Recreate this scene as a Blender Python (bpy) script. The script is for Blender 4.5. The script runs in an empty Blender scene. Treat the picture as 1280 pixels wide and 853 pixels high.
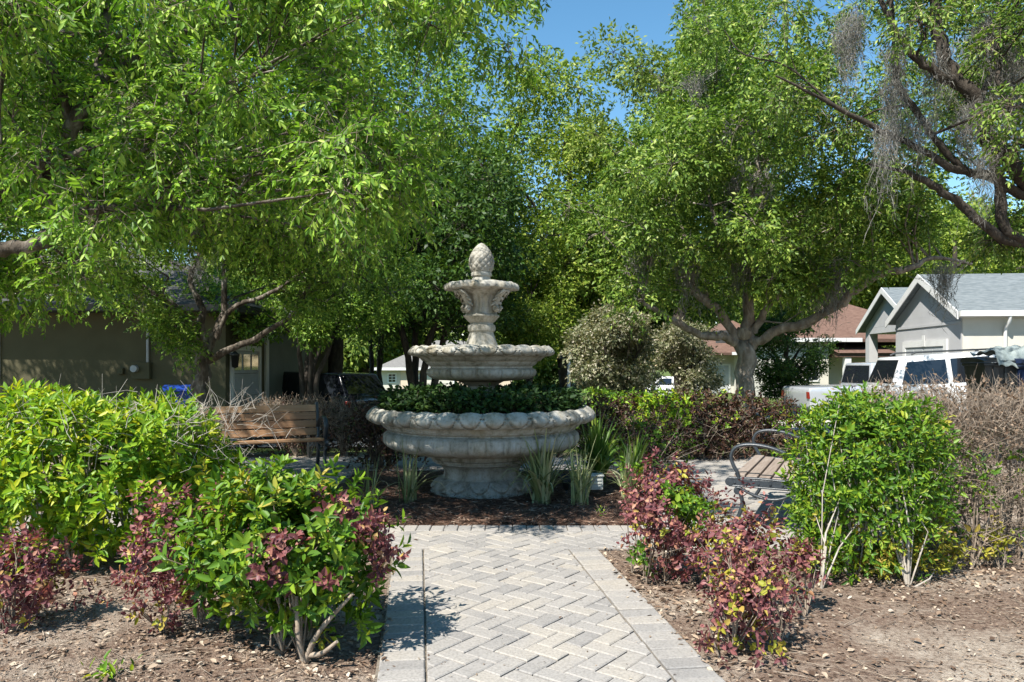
import bpy, bmesh, math
import numpy as np
from mathutils import Vector, Matrix

C = bpy.context.scene.collection
PI = math.pi
F, CH, YH = 924.0, 1.4, 455.0          # focal length in photo pixels, camera height, horizon row


def at(px, py, d):
    return np.array([(px - 640) * d / F, d, CH + (YH - py) * d / F])


def pix(p):
    p = np.atleast_2d(p)
    return 640 + p[:, 0] / p[:, 1] * F, YH - (p[:, 2] - CH) / p[:, 1] * F


SUN_EL, SUN_AZ = math.radians(52), math.radians(39)      # azimuth measured from behind the camera to the left
SUN = np.array([-math.sin(SUN_AZ) * math.cos(SUN_EL), -math.cos(SUN_AZ) * math.cos(SUN_EL), math.sin(SUN_EL)])


def sstep(t):
    t = np.clip(t, 0, 1)
    return t * t * (3 - 2 * t)


def terrain(x, y):
    x = np.asarray(x, float)
    y = np.asarray(y, float)
    z = -0.42 * sstep((y - 11) / 6) - 1.2 * np.clip((y - 17) / 53, 0, 1.2)
    z = z + 0.05 * np.clip(x - 4, 0, 11) * sstep((y - 11) / 5)
    z = z + 0.37 * np.exp(-((x - 8.6) ** 2 + (y - 13) ** 2) / 8.0)
    return z


def gz(x, y):
    return float(terrain(x, y))


# ------------------------------------------------------------------ tagging
def tag(o, label=None, cat=None, group=None, kind=None):
    if label: o['label'] = label
    if cat: o['category'] = cat
    if group: o['group'] = group
    if kind: o['kind'] = kind
    return o


def thing(name, label, cat, loc=(0, 0, 0), rotz=0.0, group=None):
    o = bpy.data.objects.new(name, None)
    C.objects.link(o)
    o.location = loc
    o.rotation_euler = (0, 0, rotz)
    o.empty_display_size = 0.2
    return tag(o, label, cat, group)


def root_loc(o):
    v = Vector((0, 0, 0))
    while o is not None:
        v = v + o.location
        o = o.parent
    return v


def copy_tree(o, parent=None):
    c = o.copy()
    C.objects.link(c)
    c.parent = parent
    for ch in list(o.children):
        copy_tree(ch, c)
    return c


# ------------------------------------------------------------------ mesh building
class MB:
    def __init__(s):
        s.v, s.f, s.m, s.sm = [], [], [], []

    def add(s, verts, faces, mat=0, smooth=False):
        o = len(s.v)
        s.v.extend([tuple(p) for p in verts])
        for f in faces:
            s.f.append(tuple(i + o for i in f))
            s.m.append(mat)
            s.sm.append(smooth)
        return s

    def box(s, x0, x1, y0, y1, z0, z1, mat=0, bev=0.0, mtx=None):
        if bev > 0:
            bm = bmesh.new()
            vs = [bm.verts.new(p) for p in [(x0, y0, z0), (x1, y0, z0), (x1, y1, z0), (x0, y1, z0), (x0, y0, z1), (x1, y0, z1), (x1, y1, z1), (x0, y1, z1)]]
            for f in [(0, 3, 2, 1), (4, 5, 6, 7), (0, 1, 5, 4), (1, 2, 6, 5), (2, 3, 7, 6), (3, 0, 4, 7)]:
                bm.faces.new([vs[i] for i in f])
            bmesh.ops.bevel(bm, geom=bm.edges[:], offset=bev, segments=2, affect='EDGES', profile=0.5)
            bm.verts.index_update()
            V = [v.co.copy() for v in bm.verts]
            Fc = [[v.index for v in f.verts] for f in bm.faces]
            bm.free()
        else:
            V = [Vector(p) for p in [(x0, y0, z0), (x1, y0, z0), (x1, y1, z0), (x0, y1, z0), (x0, y0, z1), (x1, y0, z1), (x1, y1, z1), (x0, y1, z1)]]
            Fc = [(0, 3, 2, 1), (4, 5, 6, 7), (0, 1, 5, 4), (1, 2, 6, 5), (2, 3, 7, 6), (3, 0, 4, 7)]
        if mtx is not None:
            V = [mtx @ v for v in V]
        return s.add(V, Fc, mat)

    def tube(s, pts, radii, sides=8, mat=0, smooth=True, flat=1.0, flat_axis=None):
        pts = [Vector(p) for p in pts]
        n = len(pts)
        if not hasattr(radii, '__len__'):
            radii = [radii] * n
        rings = []
        prev = None
        V = []
        for i in range(n):
            t = (pts[min(i + 1, n - 1)] - pts[max(i - 1, 0)])
            t = t.normalized() if t.length > 1e-9 else Vector((0, 0, 1))
            if flat_axis is not None:
                a = Vector(flat_axis)
                a = (a - t * a.dot(t)).normalized()
            elif prev is None:
                a = Vector((1, 0, 0)) if abs(t.x) < .8 else Vector((0, 1, 0))
                a = (a - t * a.dot(t)).normalized()
            else:
                a = (prev - t * prev.dot(t)).normalized()
            prev = a
            b = t.cross(a)
            for k in range(sides):
                th = 2 * PI * k / sides
                V.append(pts[i] + a * (math.cos(th) * radii[i] * flat) + b * (math.sin(th) * radii[i]))
        Fc = []
        for i in range(n - 1):
            for k in range(sides):
                k2 = (k + 1) % sides
                Fc.append((i * sides + k, i * sides + k2, (i + 1) * sides + k2, (i + 1) * sides + k))
        s.add(V, Fc, mat, smooth)
        s.add([V[k] for k in range(sides)][::-1], [tuple(range(sides))], mat)
        s.add([V[(n - 1) * sides + k] for k in range(sides)], [tuple(range(sides))], mat)
        return s

    def lathe(s, prof, cx=0, cy=0, n=32, mat=0, smooth=True):
        V, Fc = [], []
        for r, z in prof:
            for k in range(n):
                th = 2 * PI * k / n
                V.append((cx + r * math.cos(th), cy + r * math.sin(th), z))
        for i in range(len(prof) - 1):
            for k in range(n):
                k2 = (k + 1) % n
                Fc.append((i * n + k, i * n + k2, (i + 1) * n + k2, (i + 1) * n + k))
        return s.add(V, Fc, mat, smooth)

    def prism(s, poly, axis, a0, a1, mat=0):
        """poly: list of 2D points; extruded along axis ('x' or 'y' or 'z') from a0 to a1"""
        n = len(poly)

        def P(p, a):
            return {'x': (a, p[0], p[1]), 'y': (p[0], a, p[1]), 'z': (p[0], p[1], a)}[axis]
        V = [P(p, a0) for p in poly] + [P(p, a1) for p in poly]
        Fc = [tuple(range(n))[::-1], tuple(range(n, 2 * n))] + [(i, (i + 1) % n, n + (i + 1) % n, n + i) for i in range(n)]
        return s.add(V, Fc, mat)

    def build(s, name, mats, parent=None, world=False, sharp=None, fixn=True):
        if not isinstance(mats, (list, tuple)): mats = [mats]
        me = bpy.data.meshes.new(name)
        v = s.v
        if world and parent is not None:
            l = root_loc(parent)
            v = [(p[0] - l.x, p[1] - l.y, p[2] - l.z) for p in v]
        me.from_pydata(v, [], s.f)
        for m in mats: me.materials.append(m)
        me.polygons.foreach_set('material_index', s.m)
        me.polygons.foreach_set('use_smooth', s.sm)
        if fixn:
            bm = bmesh.new()
            bm.from_mesh(me)
            bmesh.ops.recalc_face_normals(bm, faces=bm.faces[:])
            bm.to_mesh(me)
            bm.free()
        if sharp is not None:
            me.set_sharp_from_angle(angle=math.radians(sharp))
        me.update()
        o = bpy.data.objects.new(name, me)
        C.objects.link(o)
        if parent is not None: o.parent = parent
        return o


def np_mesh(name, chunks, mats, parent=None, world=True, smooth=False):
    """chunks: list of (verts (n,3), quads (k,4), material index)"""
    V = np.concatenate([c[0] for c in chunks])
    off = np.cumsum([0] + [len(c[0]) for c in chunks])[:-1]
    Q = np.concatenate([c[1] + o for c, o in zip(chunks, off)])
    M = np.concatenate([np.full(len(c[1]), c[2], dtype=np.int32) if np.isscalar(c[2]) else c[2] for c in chunks])
    if world and parent is not None:
        l = root_loc(parent)
        V = V - np.array([l.x, l.y, l.z])
    me = bpy.data.meshes.new(name)
    me.vertices.add(len(V))
    me.vertices.foreach_set('co', V.astype(np.float32).ravel())
    me.loops.add(Q.size)
    me.loops.foreach_set('vertex_index', Q.astype(np.int32).ravel())
    me.polygons.add(len(Q))
    me.polygons.foreach_set('loop_start', np.arange(0, Q.size, 4, dtype=np.int32))
    me.polygons.foreach_set('loop_total', np.full(len(Q), 4, dtype=np.int32))
    if not isinstance(mats, (list, tuple)): mats = [mats]
    for m in mats: me.materials.append(m)
    me.polygons.foreach_set('material_index', M.astype(np.int32))
    if smooth: me.polygons.foreach_set('use_smooth', np.ones(len(Q), dtype=bool))
    me.update(calc_edges=True)
    me.validate()
    o = bpy.data.objects.new(name, me)
    C.objects.link(o)
    if parent is not None: o.parent = parent
    return o


def nrm(a):
    return a / np.maximum(np.linalg.norm(a, axis=-1, keepdims=True), 1e-9)


def leaf_arrays(P, D, N, L, W, fold=0.25, droop=0.12, simple=False):
    """pointed leaves, folded at the midrib; P base, D direction, N rough normal, L/W sizes"""
    K = len(P)
    D = nrm(D)
    N = nrm(N - (N * D).sum(1, keepdims=True) * D)
    S = np.cross(D, N)
    L = np.broadcast_to(np.asarray(L, float).reshape(-1, 1), (K, 1))
    W = np.broadcast_to(np.asarray(W, float).reshape(-1, 1), (K, 1)) * 0.5
    if simple:
        v = np.stack([P, P + D * L * .45 - S * W + N * W * fold, P + D * L - N * L * droop, P + D * L * .45 + S * W + N * W * fold], 1)
        q = np.arange(K)[:, None] * 4 + np.array([[0, 1, 2, 3]])
        return v.reshape(-1, 3), q
    v = np.stack([P,
                  P + D * L * .32 - S * W + N * W * fold,
                  P + D * L * .68 - S * W * .8 + N * (W * fold - L * droop * .4),
                  P + D * L - N * L * droop,
                  P + D * L * .68 + S * W * .8 + N * (W * fold - L * droop * .4),
                  P + D * L * .32 + S * W + N * W * fold], 1)
    b = np.arange(K)[:, None] * 6
    q = np.concatenate([b + np.array([[0, 1, 2, 3]]), b + np.array([[0, 3, 4, 5]])], 1).reshape(-1, 4)
    return v.reshape(-1, 3), q


def twig_arrays(A, B, Cc, r0, r1, sides=3):
    """thin three-ring tubes A-B-C"""
    K = len(A)
    T = nrm(Cc - A)
    ref = np.where(np.abs(T[:, 2:3]) < .8, np.array([[0, 0, 1.]]), np.array([[1., 0, 0]]))
    U = nrm(np.cross(T, ref))
    Vv = np.cross(T, U)
    r0 = np.broadcast_to(np.asarray(r0, float).reshape(-1, 1), (K, 1))
    r1 = np.broadcast_to(np.asarray(r1, float).reshape(-1, 1), (K, 1))
    rings = []
    for P, r in ((A, r0), (B, (r0 + r1) / 2), (Cc, r1)):
        for k in range(sides):
            th = 2 * PI * k / sides
            rings.append(P + U * r * math.cos(th) + Vv * r * math.sin(th))
    v = np.stack(rings, 1).reshape(-1, 3)
    loc = []
    for i in range(2):
        for k in range(sides):
            k2 = (k + 1) % sides
            loc.append((i * sides + k, i * sides + k2, (i + 1) * sides + k2, (i + 1) * sides + k))
    q = (np.arange(K)[:, None, None] * (3 * sides) + np.array(loc)[None]).reshape(-1, 4)
    return v, q


def smooth_line(pts, n=4):
    """Catmull-Rom through (x,y,z,r) rows"""
    P = np.asarray(pts, float)
    E = np.vstack([2 * P[0] - P[1], P, 2 * P[-1] - P[-2]])
    out = []
    for i in range(1, len(E) - 2):
        for t in np.linspace(0, 1, n, endpoint=False):
            a, b, c, d = E[i - 1], E[i], E[i + 1], E[i + 2]
            out.append(.5 * ((2 * b) + (-a + c) * t + (2 * a - 5 * b + 4 * c - d) * t * t + (-a + 3 * b - 3 * c + d) * t ** 3))
    out.append(P[-1])
    o = np.array(out)
    o[:, 3] = np.maximum(o[:, 3], .003)
    return o


# ------------------------------------------------------------------ materials
def new_mat(name):
    m = bpy.data.materials.new(name)
    m.use_nodes = True
    nt = m.node_tree
    for n in list(nt.nodes): nt.nodes.remove(n)
    return m, nt, nt.nodes.new('ShaderNodeOutputMaterial')


def nd(nt, t, **kw):
    n = nt.nodes.new(t)
    for k, v in kw.items():
        if k in n.inputs:
            n.inputs[k].default_value = v
        else:
            setattr(n, k, v)
    return n


def ramp(nt, fac, stops):
    r = nt.nodes.new('ShaderNodeValToRGB')
    e = r.color_ramp.elements
    while len(e) > 1: e.remove(e[0])
    e[0].position, e[0].color = stops[0][0], (*stops[0][1], 1)
    for p, c in stops[1:]:
        x = e.new(p)
        x.color = (*c, 1)
    nt.links.new(fac, r.inputs['Fac'])
    return r


def leaf_mat(name, stops, trans=0.38, rough=0.42, tcol=(1.35, 1.25, .6)):
    m, nt, out = new_mat(name)
    g = nd(nt, 'ShaderNodeNewGeometry')
    r = ramp(nt, g.outputs['Random Per Island'], stops)
    p = nd(nt, 'ShaderNodeBsdfPrincipled', **{'Roughness': rough + .08, 'Specular IOR Level': .32})
    nt.links.new(r.outputs['Color'], p.inputs['Base Color'])
    tr = nd(nt, 'ShaderNodeBsdfTranslucent')
    mul = nd(nt, 'ShaderNodeMix', data_type='RGBA', blend_type='MULTIPLY')
    mul.inputs['Factor'].default_value = 1
    mul.inputs[7].default_value = (*tcol, 1)
    nt.links.new(r.outputs['Color'], mul.inputs[6])
    nt.links.new(mul.outputs[2], tr.inputs['Color'])
    mx = nd(nt, 'ShaderNodeMixShader', Fac=trans)
    nt.links.new(p.outputs[0], mx.inputs[1])
    nt.links.new(tr.outputs[0], mx.inputs[2])
    nt.links.new(mx.outputs[0], out.inputs['Surface'])
    return m


def noise_mat(name, stops, scale=5, detail=6, rough=.8, bump=.3, bscale=None, metallic=0, spec=.3, island=None, stretch=None, dist=0.02, scale2=None, stops2=None):
    m, nt, out = new_mat(name)
    tc = nd(nt, 'ShaderNodeTexCoord')
    vec = tc.outputs['Object']
    if stretch:
        mp = nd(nt, 'ShaderNodeMapping')
        mp.inputs['Scale'].default_value = stretch
        nt.links.new(vec, mp.inputs['Vector'])
        vec = mp.outputs[0]
    nz = nd(nt, 'ShaderNodeTexNoise', Scale=scale, Detail=detail, Roughness=.6)
    nt.links.new(vec, nz.inputs['Vector'])
    fac = nz.outputs['Fac']
    if island:
        g = nd(nt, 'ShaderNodeNewGeometry')
        mixf = nd(nt, 'ShaderNodeMix', data_type='FLOAT')
        mixf.inputs[0].default_value = island
        nt.links.new(fac, mixf.inputs[2])
        nt.links.new(g.outputs['Random Per Island'], mixf.inputs[3])
        fac = mixf.outputs[0]
    r = ramp(nt, fac, stops)
    col = r.outputs['Color']
    if stops2:
        n2 = nd(nt, 'ShaderNodeTexNoise', Scale=scale2, Detail=4, Roughness=.6)
        nt.links.new(vec, n2.inputs['Vector'])
        r2 = ramp(nt, n2.outputs['Fac'], stops2)
        mm = nd(nt, 'ShaderNodeMix', data_type='RGBA', blend_type='MULTIPLY')
        mm.inputs['Factor'].default_value = 1
        nt.links.new(col, mm.inputs[6])
        nt.links.new(r2.outputs['Color'], mm.inputs[7])
        col = mm.outputs[2]
    p = nd(nt, 'ShaderNodeBsdfPrincipled', **{'Roughness': rough, 'Metallic': metallic, 'Specular IOR Level': spec})
    nt.links.new(col, p.inputs['Base Color'])
    if bump:
        n3 = nd(nt, 'ShaderNodeTexNoise', Scale=bscale or scale * 4, Detail=5, Roughness=.65)
        nt.links.new(vec, n3.inputs['Vector'])
        b = nd(nt, 'ShaderNodeBump', Strength=bump, Distance=dist)
        nt.links.new(n3.outputs['Fac'], b.inputs['Height'])
        nt.links.new(b.outputs[0], p.inputs['Normal'])
    nt.links.new(p.outputs[0], out.inputs['Surface'])
    return m


def plain(name, col, rough=.5, metallic=0, spec=.5, coat=0):
    """paint, plastic or glass with a faint mottling"""
    m, nt, out = new_mat(name)
    tc = nd(nt, 'ShaderNodeTexCoord')
    nz = nd(nt, 'ShaderNodeTexNoise', Scale=3.0, Detail=5)
    nt.links.new(tc.outputs['Object'], nz.inputs['Vector'])
    r = ramp(nt, nz.outputs['Fac'], [(.3, tuple(c * .88 for c in col)), (.7, col)])
    p = nd(nt, 'ShaderNodeBsdfPrincipled', **{'Roughness': rough, 'Metallic': metallic, 'Specular IOR Level': spec, 'Coat Weight': coat})
    nt.links.new(r.outputs['Color'], p.inputs['Base Color'])
    nt.links.new(p.outputs[0], out.inputs['Surface'])
    return m


M = {}
M['leaf_near'] = leaf_mat('leaf_near', [(0, (0.0573, 0.1210, 0.0155)), (.4, (0.1434, 0.2688, 0.0287)), (.75, (0.2437, 0.3830, 0.0442)), (1, (0.4014, 0.5107, 0.0884))], trans=.33, tcol=(1.05, 1.3, .6))
M['leaf_mid'] = leaf_mat('leaf_mid', [(0, (0.0470, 0.1030, 0.0143)), (.5, (0.1210, 0.2254, 0.0265)), (.85, (0.2285, 0.3478, 0.0458)), (1, (0.3494, 0.4379, 0.0816))], trans=.3, tcol=(1.0, 1.2, .6))
M['leaf_right'] = leaf_mat('leaf_right', [(0, (0.0510, 0.1028, 0.0163)), (.5, (0.1277, 0.2195, 0.0306)), (.85, (0.2285, 0.3261, 0.0510)), (1, (0.3629, 0.4140, 0.0918))], trans=.3, tcol=(1.0, 1.2, .6))
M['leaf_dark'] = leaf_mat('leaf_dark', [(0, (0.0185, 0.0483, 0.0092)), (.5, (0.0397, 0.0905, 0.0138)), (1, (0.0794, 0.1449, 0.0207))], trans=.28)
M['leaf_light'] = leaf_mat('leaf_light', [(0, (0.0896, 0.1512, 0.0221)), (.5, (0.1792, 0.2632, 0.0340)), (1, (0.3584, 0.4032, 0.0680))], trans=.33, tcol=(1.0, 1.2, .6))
M['leaf_far'] = leaf_mat('leaf_far', [(0, (0.0768, 0.1288, 0.0238)), (.5, (0.1472, 0.2128, 0.0357)), (1, (0.2944, 0.3472, 0.0680))], trans=.3, tcol=(1.0, 1.2, .6))
M['leaf_olive'] = leaf_mat('leaf_olive', [(0, (0.0945, 0.1148, 0.0560)), (.5, (0.1890, 0.2025, 0.1050)), (.8, (0.2970, 0.2835, 0.1820)), (1, (0.5130, 0.4590, 0.3780))], trans=.25)
M['leaf_hedge'] = leaf_mat('leaf_hedge', [(0, (0.0713, 0.1750, 0.0130)), (.35, (0.1544, 0.2916, 0.0162)), (.75, (0.2614, 0.3849, 0.0216)), (1, (0.4277, 0.4432, 0.0324))], trans=.34, rough=.36)
M['leaf_emerald'] = leaf_mat('leaf_emerald', [(0, (.035, .095, .010)), (.5, (.095, .20, .016)), (.85, (.18, .29, .02)), (1, (.30, .33, .03))], trans=.32, rough=.36)
M['leaf_purple'] = leaf_mat('leaf_purple', [(0, (0.0756, 0.0262, 0.0323)), (.45, (0.1588, 0.0558, 0.0605)), (.8, (0.2721, 0.1049, 0.1008)), (.95, (0.3629, 0.1835, 0.1142)), (1, (0.4536, 0.3494, 0.0806))], trans=.25, rough=.4, tcol=(1.4, .7, .8))
M['leaf_yellow'] = leaf_mat('leaf_yellow', [(0, (.22, .25, .03)), (.6, (.36, .33, .04)), (1, (.40, .28, .07))], trans=.3)
M['leaf_rust'] = leaf_mat('leaf_rust', [(0, (.022, .014, .011)), (.4, (.06, .028, .02)), (.8, (.10, .05, .03)), (1, (.06, .085, .02))], trans=.2, tcol=(1.3, .9, .6))
M['leaf_dead'] = leaf_mat('leaf_dead', [(0, (.12, .075, .05)), (.5, (.22, .15, .10)), (1, (.34, .25, .18))], trans=.15, rough=.7, tcol=(1.2, 1, .8))
M['leaf_ivy'] = leaf_mat('leaf_ivy', [(0, (.010, .026, .006)), (.5, (.020, .052, .009)), (.9, (.035, .08, .013)), (1, (.08, .13, .025))], trans=.2, rough=.55)
M['blade'] = leaf_mat('blade', [(0, (.11, .15, .06)), (.5, (.22, .27, .115)), (.8, (.40, .41, .24)), (1, (.42, .36, .2))], trans=.25, rough=.4)
M['blade_green'] = leaf_mat('blade_green', [(0, (.05, .11, .02)), (.6, (.11, .2, .03)), (1, (.24, .3, .05))], trans=.3)
M['moss'] = leaf_mat('moss', [(0, (.15, .145, .135)), (.5, (.24, .23, .21)), (1, (.36, .34, .31))], trans=.3, rough=.9, tcol=(1, 1, .95))
M['bark'] = noise_mat('bark', [(.30, (.030, .024, .018)), (.48, (.085, .068, .053)), (.60, (.20, .175, .145)), (.74, (.42, .39, .35))], scale=9, rough=.9, bump=.9, bscale=28, stretch=(1, 1, .35), dist=.03)
M['bark_pale'] = noise_mat('bark_pale', [(.25, (.07, .055, .043)), (.45, (.18, .15, .12)), (.62, (.30, .265, .225)), (.78, (.46, .43, .39))], scale=9, rough=.9, bump=.9, bscale=28, stretch=(1, 1, .35), dist=.03)
M['bark_dark'] = noise_mat('bark_dark', [(.3, (.025, .02, .016)), (.6, (.065, .053, .042)), (.85, (.14, .12, .1))], scale=10, rough=.9, bump=.8, bscale=25, stretch=(1, 1, .4), dist=.03)
M['twig'] = noise_mat('twig', [(.3, (.16, .12, .09)), (.6, (.30, .24, .185)), (.8, (.44, .38, .31))], scale=14, rough=.85, bump=.3)
M['twig_grey'] = noise_mat('twig_grey', [(.3, (.24, .205, .17)), (.6, (.40, .36, .31)), (.8, (.55, .51, .45))], scale=12, rough=.85, bump=.3)
M['twig_dark'] = noise_mat('twig_dark', [(.3, (.045, .032, .024)), (.7, (.14, .105, .08))], scale=14, rough=.85, bump=.3)
M['stone'] = noise_mat('stone', [(.25, (.25, .24, .215)), (.5, (.355, .342, .312)), (.75, (.42, .407, .38))], scale=3.2, detail=8, rough=.72, bump=.35, bscale=60, dist=.006,
                       scale2=7.0, stops2=[(.28, (.50, .46, .38)), (.42, (.86, .85, .8)), (.55, (1, 1, 1))])


def stone_material():
    m, nt, out = new_mat('weathered_stone')
    tc = nd(nt, 'ShaderNodeTexCoord')
    o = tc.outputs['Object']
    def nz(scale, det, stretch=None, rough=.6):
        v = o
        if stretch:
            mp = nd(nt, 'ShaderNodeMapping')
            mp.inputs['Scale'].default_value = stretch
            nt.links.new(o, mp.inputs['Vector'])
            v = mp.outputs[0]
        n = nd(nt, 'ShaderNodeTexNoise', Scale=scale, Detail=det, Roughness=rough)
        nt.links.new(v, n.inputs['Vector'])
        return n.outputs['Fac']
    base = ramp(nt, nz(2.6, 9), [(.25, (.26, .25, .225)), (.5, (.37, .358, .328)), (.75, (.44, .43, .405))])
    streak = ramp(nt, nz(9, 6, (1, 1, .16), .7), [(.33, (.36, .335, .27)), (.47, (.80, .78, .73)), (.60, (1, 1, 1))])
    spots = ramp(nt, nz(26, 8, None, .75), [(.34, (.62, .61, .57)), (.45, (.93, .925, .91)), (.6, (1.03, 1.03, 1.02))])
    rust = ramp(nt, nz(3.1, 4, (1, 1, .3)), [(.60, (1, 1, 1)), (.74, (.86, .78, .64))])
    c = base.outputs[0]
    for k in (streak, spots, rust):
        mx = nd(nt, 'ShaderNodeMix', data_type='RGBA', blend_type='MULTIPLY')
        mx.inputs['Factor'].default_value = 1
        nt.links.new(c, mx.inputs[6])
        nt.links.new(k.outputs[0], mx.inputs[7])
        c = mx.outputs[2]
    p = nd(nt, 'ShaderNodeBsdfPrincipled', **{'Roughness': .78, 'Specular IOR Level': .3})
    nt.links.new(c, p.inputs['Base Color'])
    b = nd(nt, 'ShaderNodeBump', Strength=.28, Distance=.007)
    nt.links.new(nz(55, 6, None, .7), b.inputs['Height'])
    nt.links.new(b.outputs[0], p.inputs['Normal'])
    nt.links.new(p.outputs[0], out.inputs['Surface'])
    return m


M['stone'] = stone_material()
M['soil'] = noise_mat('soil', [(.3, (.03, .022, .016)), (.7, (.08, .06, .045))], scale=20, rough=1, bump=.6)
M['iron'] = noise_mat('iron', [(.3, (.018, .022, .028)), (.6, (.035, .042, .05)), (.8, (.07, .08, .09))], scale=12, rough=.38, bump=.15, spec=.6)
M['wood'] = noise_mat('wood', [(.25, (.16, .085, .045)), (.5, (.30, .17, .09)), (.8, (.42, .27, .155))], scale=5, rough=.5, bump=.35, bscale=18, stretch=(.6, 9, 9), dist=.004, spec=.4, island=.35)
M['wood_grey'] = noise_mat('wood_grey', [(.25, (0.1632, 0.1224, 0.0988)), (.5, (0.2584, 0.2088, 0.1748)), (.8, (0.3400, 0.2880, 0.2508))], scale=5, rough=.65, bump=.35, bscale=18, stretch=(.6, 9, 9), dist=.004, island=.3)
M['paver'] = noise_mat('paver', [(.18, (0.2105, 0.1999, 0.1913)), (.38, (0.2620, 0.2464, 0.2305)), (.55, (0.2900, 0.2706, 0.2501)), (.72, (0.3181, 0.2900, 0.2538)), (.9, (0.3508, 0.3226, 0.2893))], scale=2.2, detail=3, rough=.9, bump=.5, bscale=110, dist=.004, island=.45,
                       scale2=75, stops2=[(.3, (.72, .71, .7)), (.55, (1, 1, 1)), (.75, (1.12, 1.1, 1.06))])
M['joint'] = noise_mat('joint', [(.3, (.10, .085, .065)), (.7, (.24, .205, .165))], scale=40, rough=1, bump=.5)
M['litter'] = leaf_mat('litter', [(0, (.05, .030, .02)), (.35, (.15, .095, .062)), (.7, (.30, .22, .155)), (.93, (.40, .33, .25)), (1, (.48, .42, .35))], trans=.08, rough=.85, tcol=(1, 1, 1))
M['straw'] = leaf_mat('straw', [(0, (.05, .024, .015)), (.5, (.14, .07, .045)), (.85, (.26, .17, .12)), (1, (.40, .32, .25))], trans=.05, rough=.85, tcol=(1, 1, 1))
M['mulch'] = noise_mat('mulch', [(.3, (.035, .02, .014)), (.5, (.10, .058, .04)), (.7, (.19, .125, .09))], scale=22, rough=1, bump=1, bscale=60, dist=.03)
M['asphalt'] = noise_mat('asphalt', [(.3, (.10, .10, .10)), (.7, (.17, .17, .165))], scale=8, rough=.9, bump=.3, bscale=120, dist=.004)
M['concrete'] = noise_mat('concrete', [(.3, (.38, .36, .33)), (.7, (.52, .5, .46))], scale=3, rough=.9, bump=.2, bscale=60, dist=.004)
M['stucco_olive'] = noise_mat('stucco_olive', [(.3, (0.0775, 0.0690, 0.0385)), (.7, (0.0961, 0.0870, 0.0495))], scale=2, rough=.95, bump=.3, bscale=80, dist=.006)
M['stucco_grey'] = noise_mat('stucco_grey', [(.3, (.37, .37, .375)), (.7, (.42, .42, .425))], scale=2, rough=.95, bump=.25, bscale=60, dist=.006)
M['stucco_blue'] = noise_mat('stucco_blue', [(.3, (.17, .21, .27)), (.7, (.21, .25, .31))], scale=2, rough=.95, bump=.25, bscale=60, dist=.006)
M['stucco_cream'] = noise_mat('stucco_cream', [(.3, (.48, .455, .40)), (.7, (.54, .515, .455))], scale=2, rough=.95, bump=.25, bscale=60, dist=.006)
M['stucco_pink'] = noise_mat('stucco_pink', [(.3, (.50, .40, .31)), (.7, (.57, .46, .36))], scale=2, rough=.95, bump=.2, bscale=60, dist=.006)
M['stucco_sage'] = noise_mat('stucco_sage', [(.3, (0.1560, 0.1800, 0.1680)), (.7, (0.1920, 0.2160, 0.1980))], scale=2, rough=.95, bump=.2, bscale=60, dist=.006)
M['white'] = plain('white', (.66, .655, .64), rough=.5)
M['garage_white'] = plain('garage_white', (.40, .42, .43), rough=.55)
M['box_white'] = plain('box_white', (.45, .46, .43), rough=.5)
M['car_white'] = plain('car_white', (.74, .74, .75), rough=.22, coat=.6)
M['car_silver'] = plain('car_silver', (.50, .53, .57), rough=.25, metallic=.35, coat=.6)
M['car_black'] = plain('car_black', (.010, .012, .018), rough=.16, coat=.8)
M['glass'] = plain('glass', (.012, .015, .02), rough=.05, spec=.8)
M['rubber'] = plain('rubber', (.02, .02, .02), rough=.8)
M['rim'] = plain('rim', (.45, .46, .47), rough=.3, metallic=.8)
M['red'] = plain('red', (.20, .018, .012), rough=.2)
M['bin_black'] = plain('bin_black', (.018, .022, .026), rough=.45)
M['bin_navy'] = plain('bin_navy', (.010, .022, .07), rough=.45)
M['bin_blue'] = plain('bin_blue', (.012, .05, .32), rough=.4)
M['tarp'] = noise_mat('tarp', [(.3, (.13, .16, .16)), (.7, (.27, .31, .31))], scale=6, rough=.55, bump=.5)
M['bronze'] = plain('bronze', (.03, .028, .026), rough=.4, metallic=.4)


def shingle(name, c0, c1):
    m, nt, out = new_mat(name)
    tc = nd(nt, 'ShaderNodeTexCoord')
    mp = nd(nt, 'ShaderNodeMapping')
    mp.inputs['Scale'].default_value = (1, 1, 1)
    nt.links.new(tc.outputs['Object'], mp.inputs['Vector'])
    nz = nd(nt, 'ShaderNodeTexNoise', Scale=14, Detail=6)
    mp2 = nd(nt, 'ShaderNodeMapping')
    mp2.inputs['Scale'].default_value = (.35, .35, 2.2)
    nt.links.new(tc.outputs['Object'], mp2.inputs['Vector'])
    nt.links.new(mp2.outputs[0], nz.inputs['Vector'])
    wv = nd(nt, 'ShaderNodeTexWave', Scale=3.2, Distortion=1.2, bands_direction='Z', wave_profile='SAW')
    nt.links.new(tc.outputs['Object'], wv.inputs['Vector'])
    r = ramp(nt, nz.outputs['Fac'], [(.3, c0), (.7, c1)])
    p = nd(nt, 'ShaderNodeBsdfPrincipled', **{'Roughness': .95, 'Specular IOR Level': .2})
    nt.links.new(r.outputs[0], p.inputs['Base Color'])
    b = nd(nt, 'ShaderNodeBump', Strength=.6, Distance=.03)
    nt.links.new(wv.outputs['Fac'], b.inputs['Height'])
    nt.links.new(b.outputs[0], p.inputs['Normal'])
    nt.links.new(p.outputs[0], out.inputs['Surface'])
    return m


M['roof_grey'] = shingle('roof_grey', (.10, .118, .128), (.17, .19, .2))
M['roof_brown'] = shingle('roof_brown', (.10, .058, .045), (.17, .105, .08))
M['roof_dark'] = shingle('roof_dark', (.05, .05, .05), (.10, .1, .1))
M['roof_tan'] = shingle('roof_tan', (.13, .127, .12), (.21, .2, .19))


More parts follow.
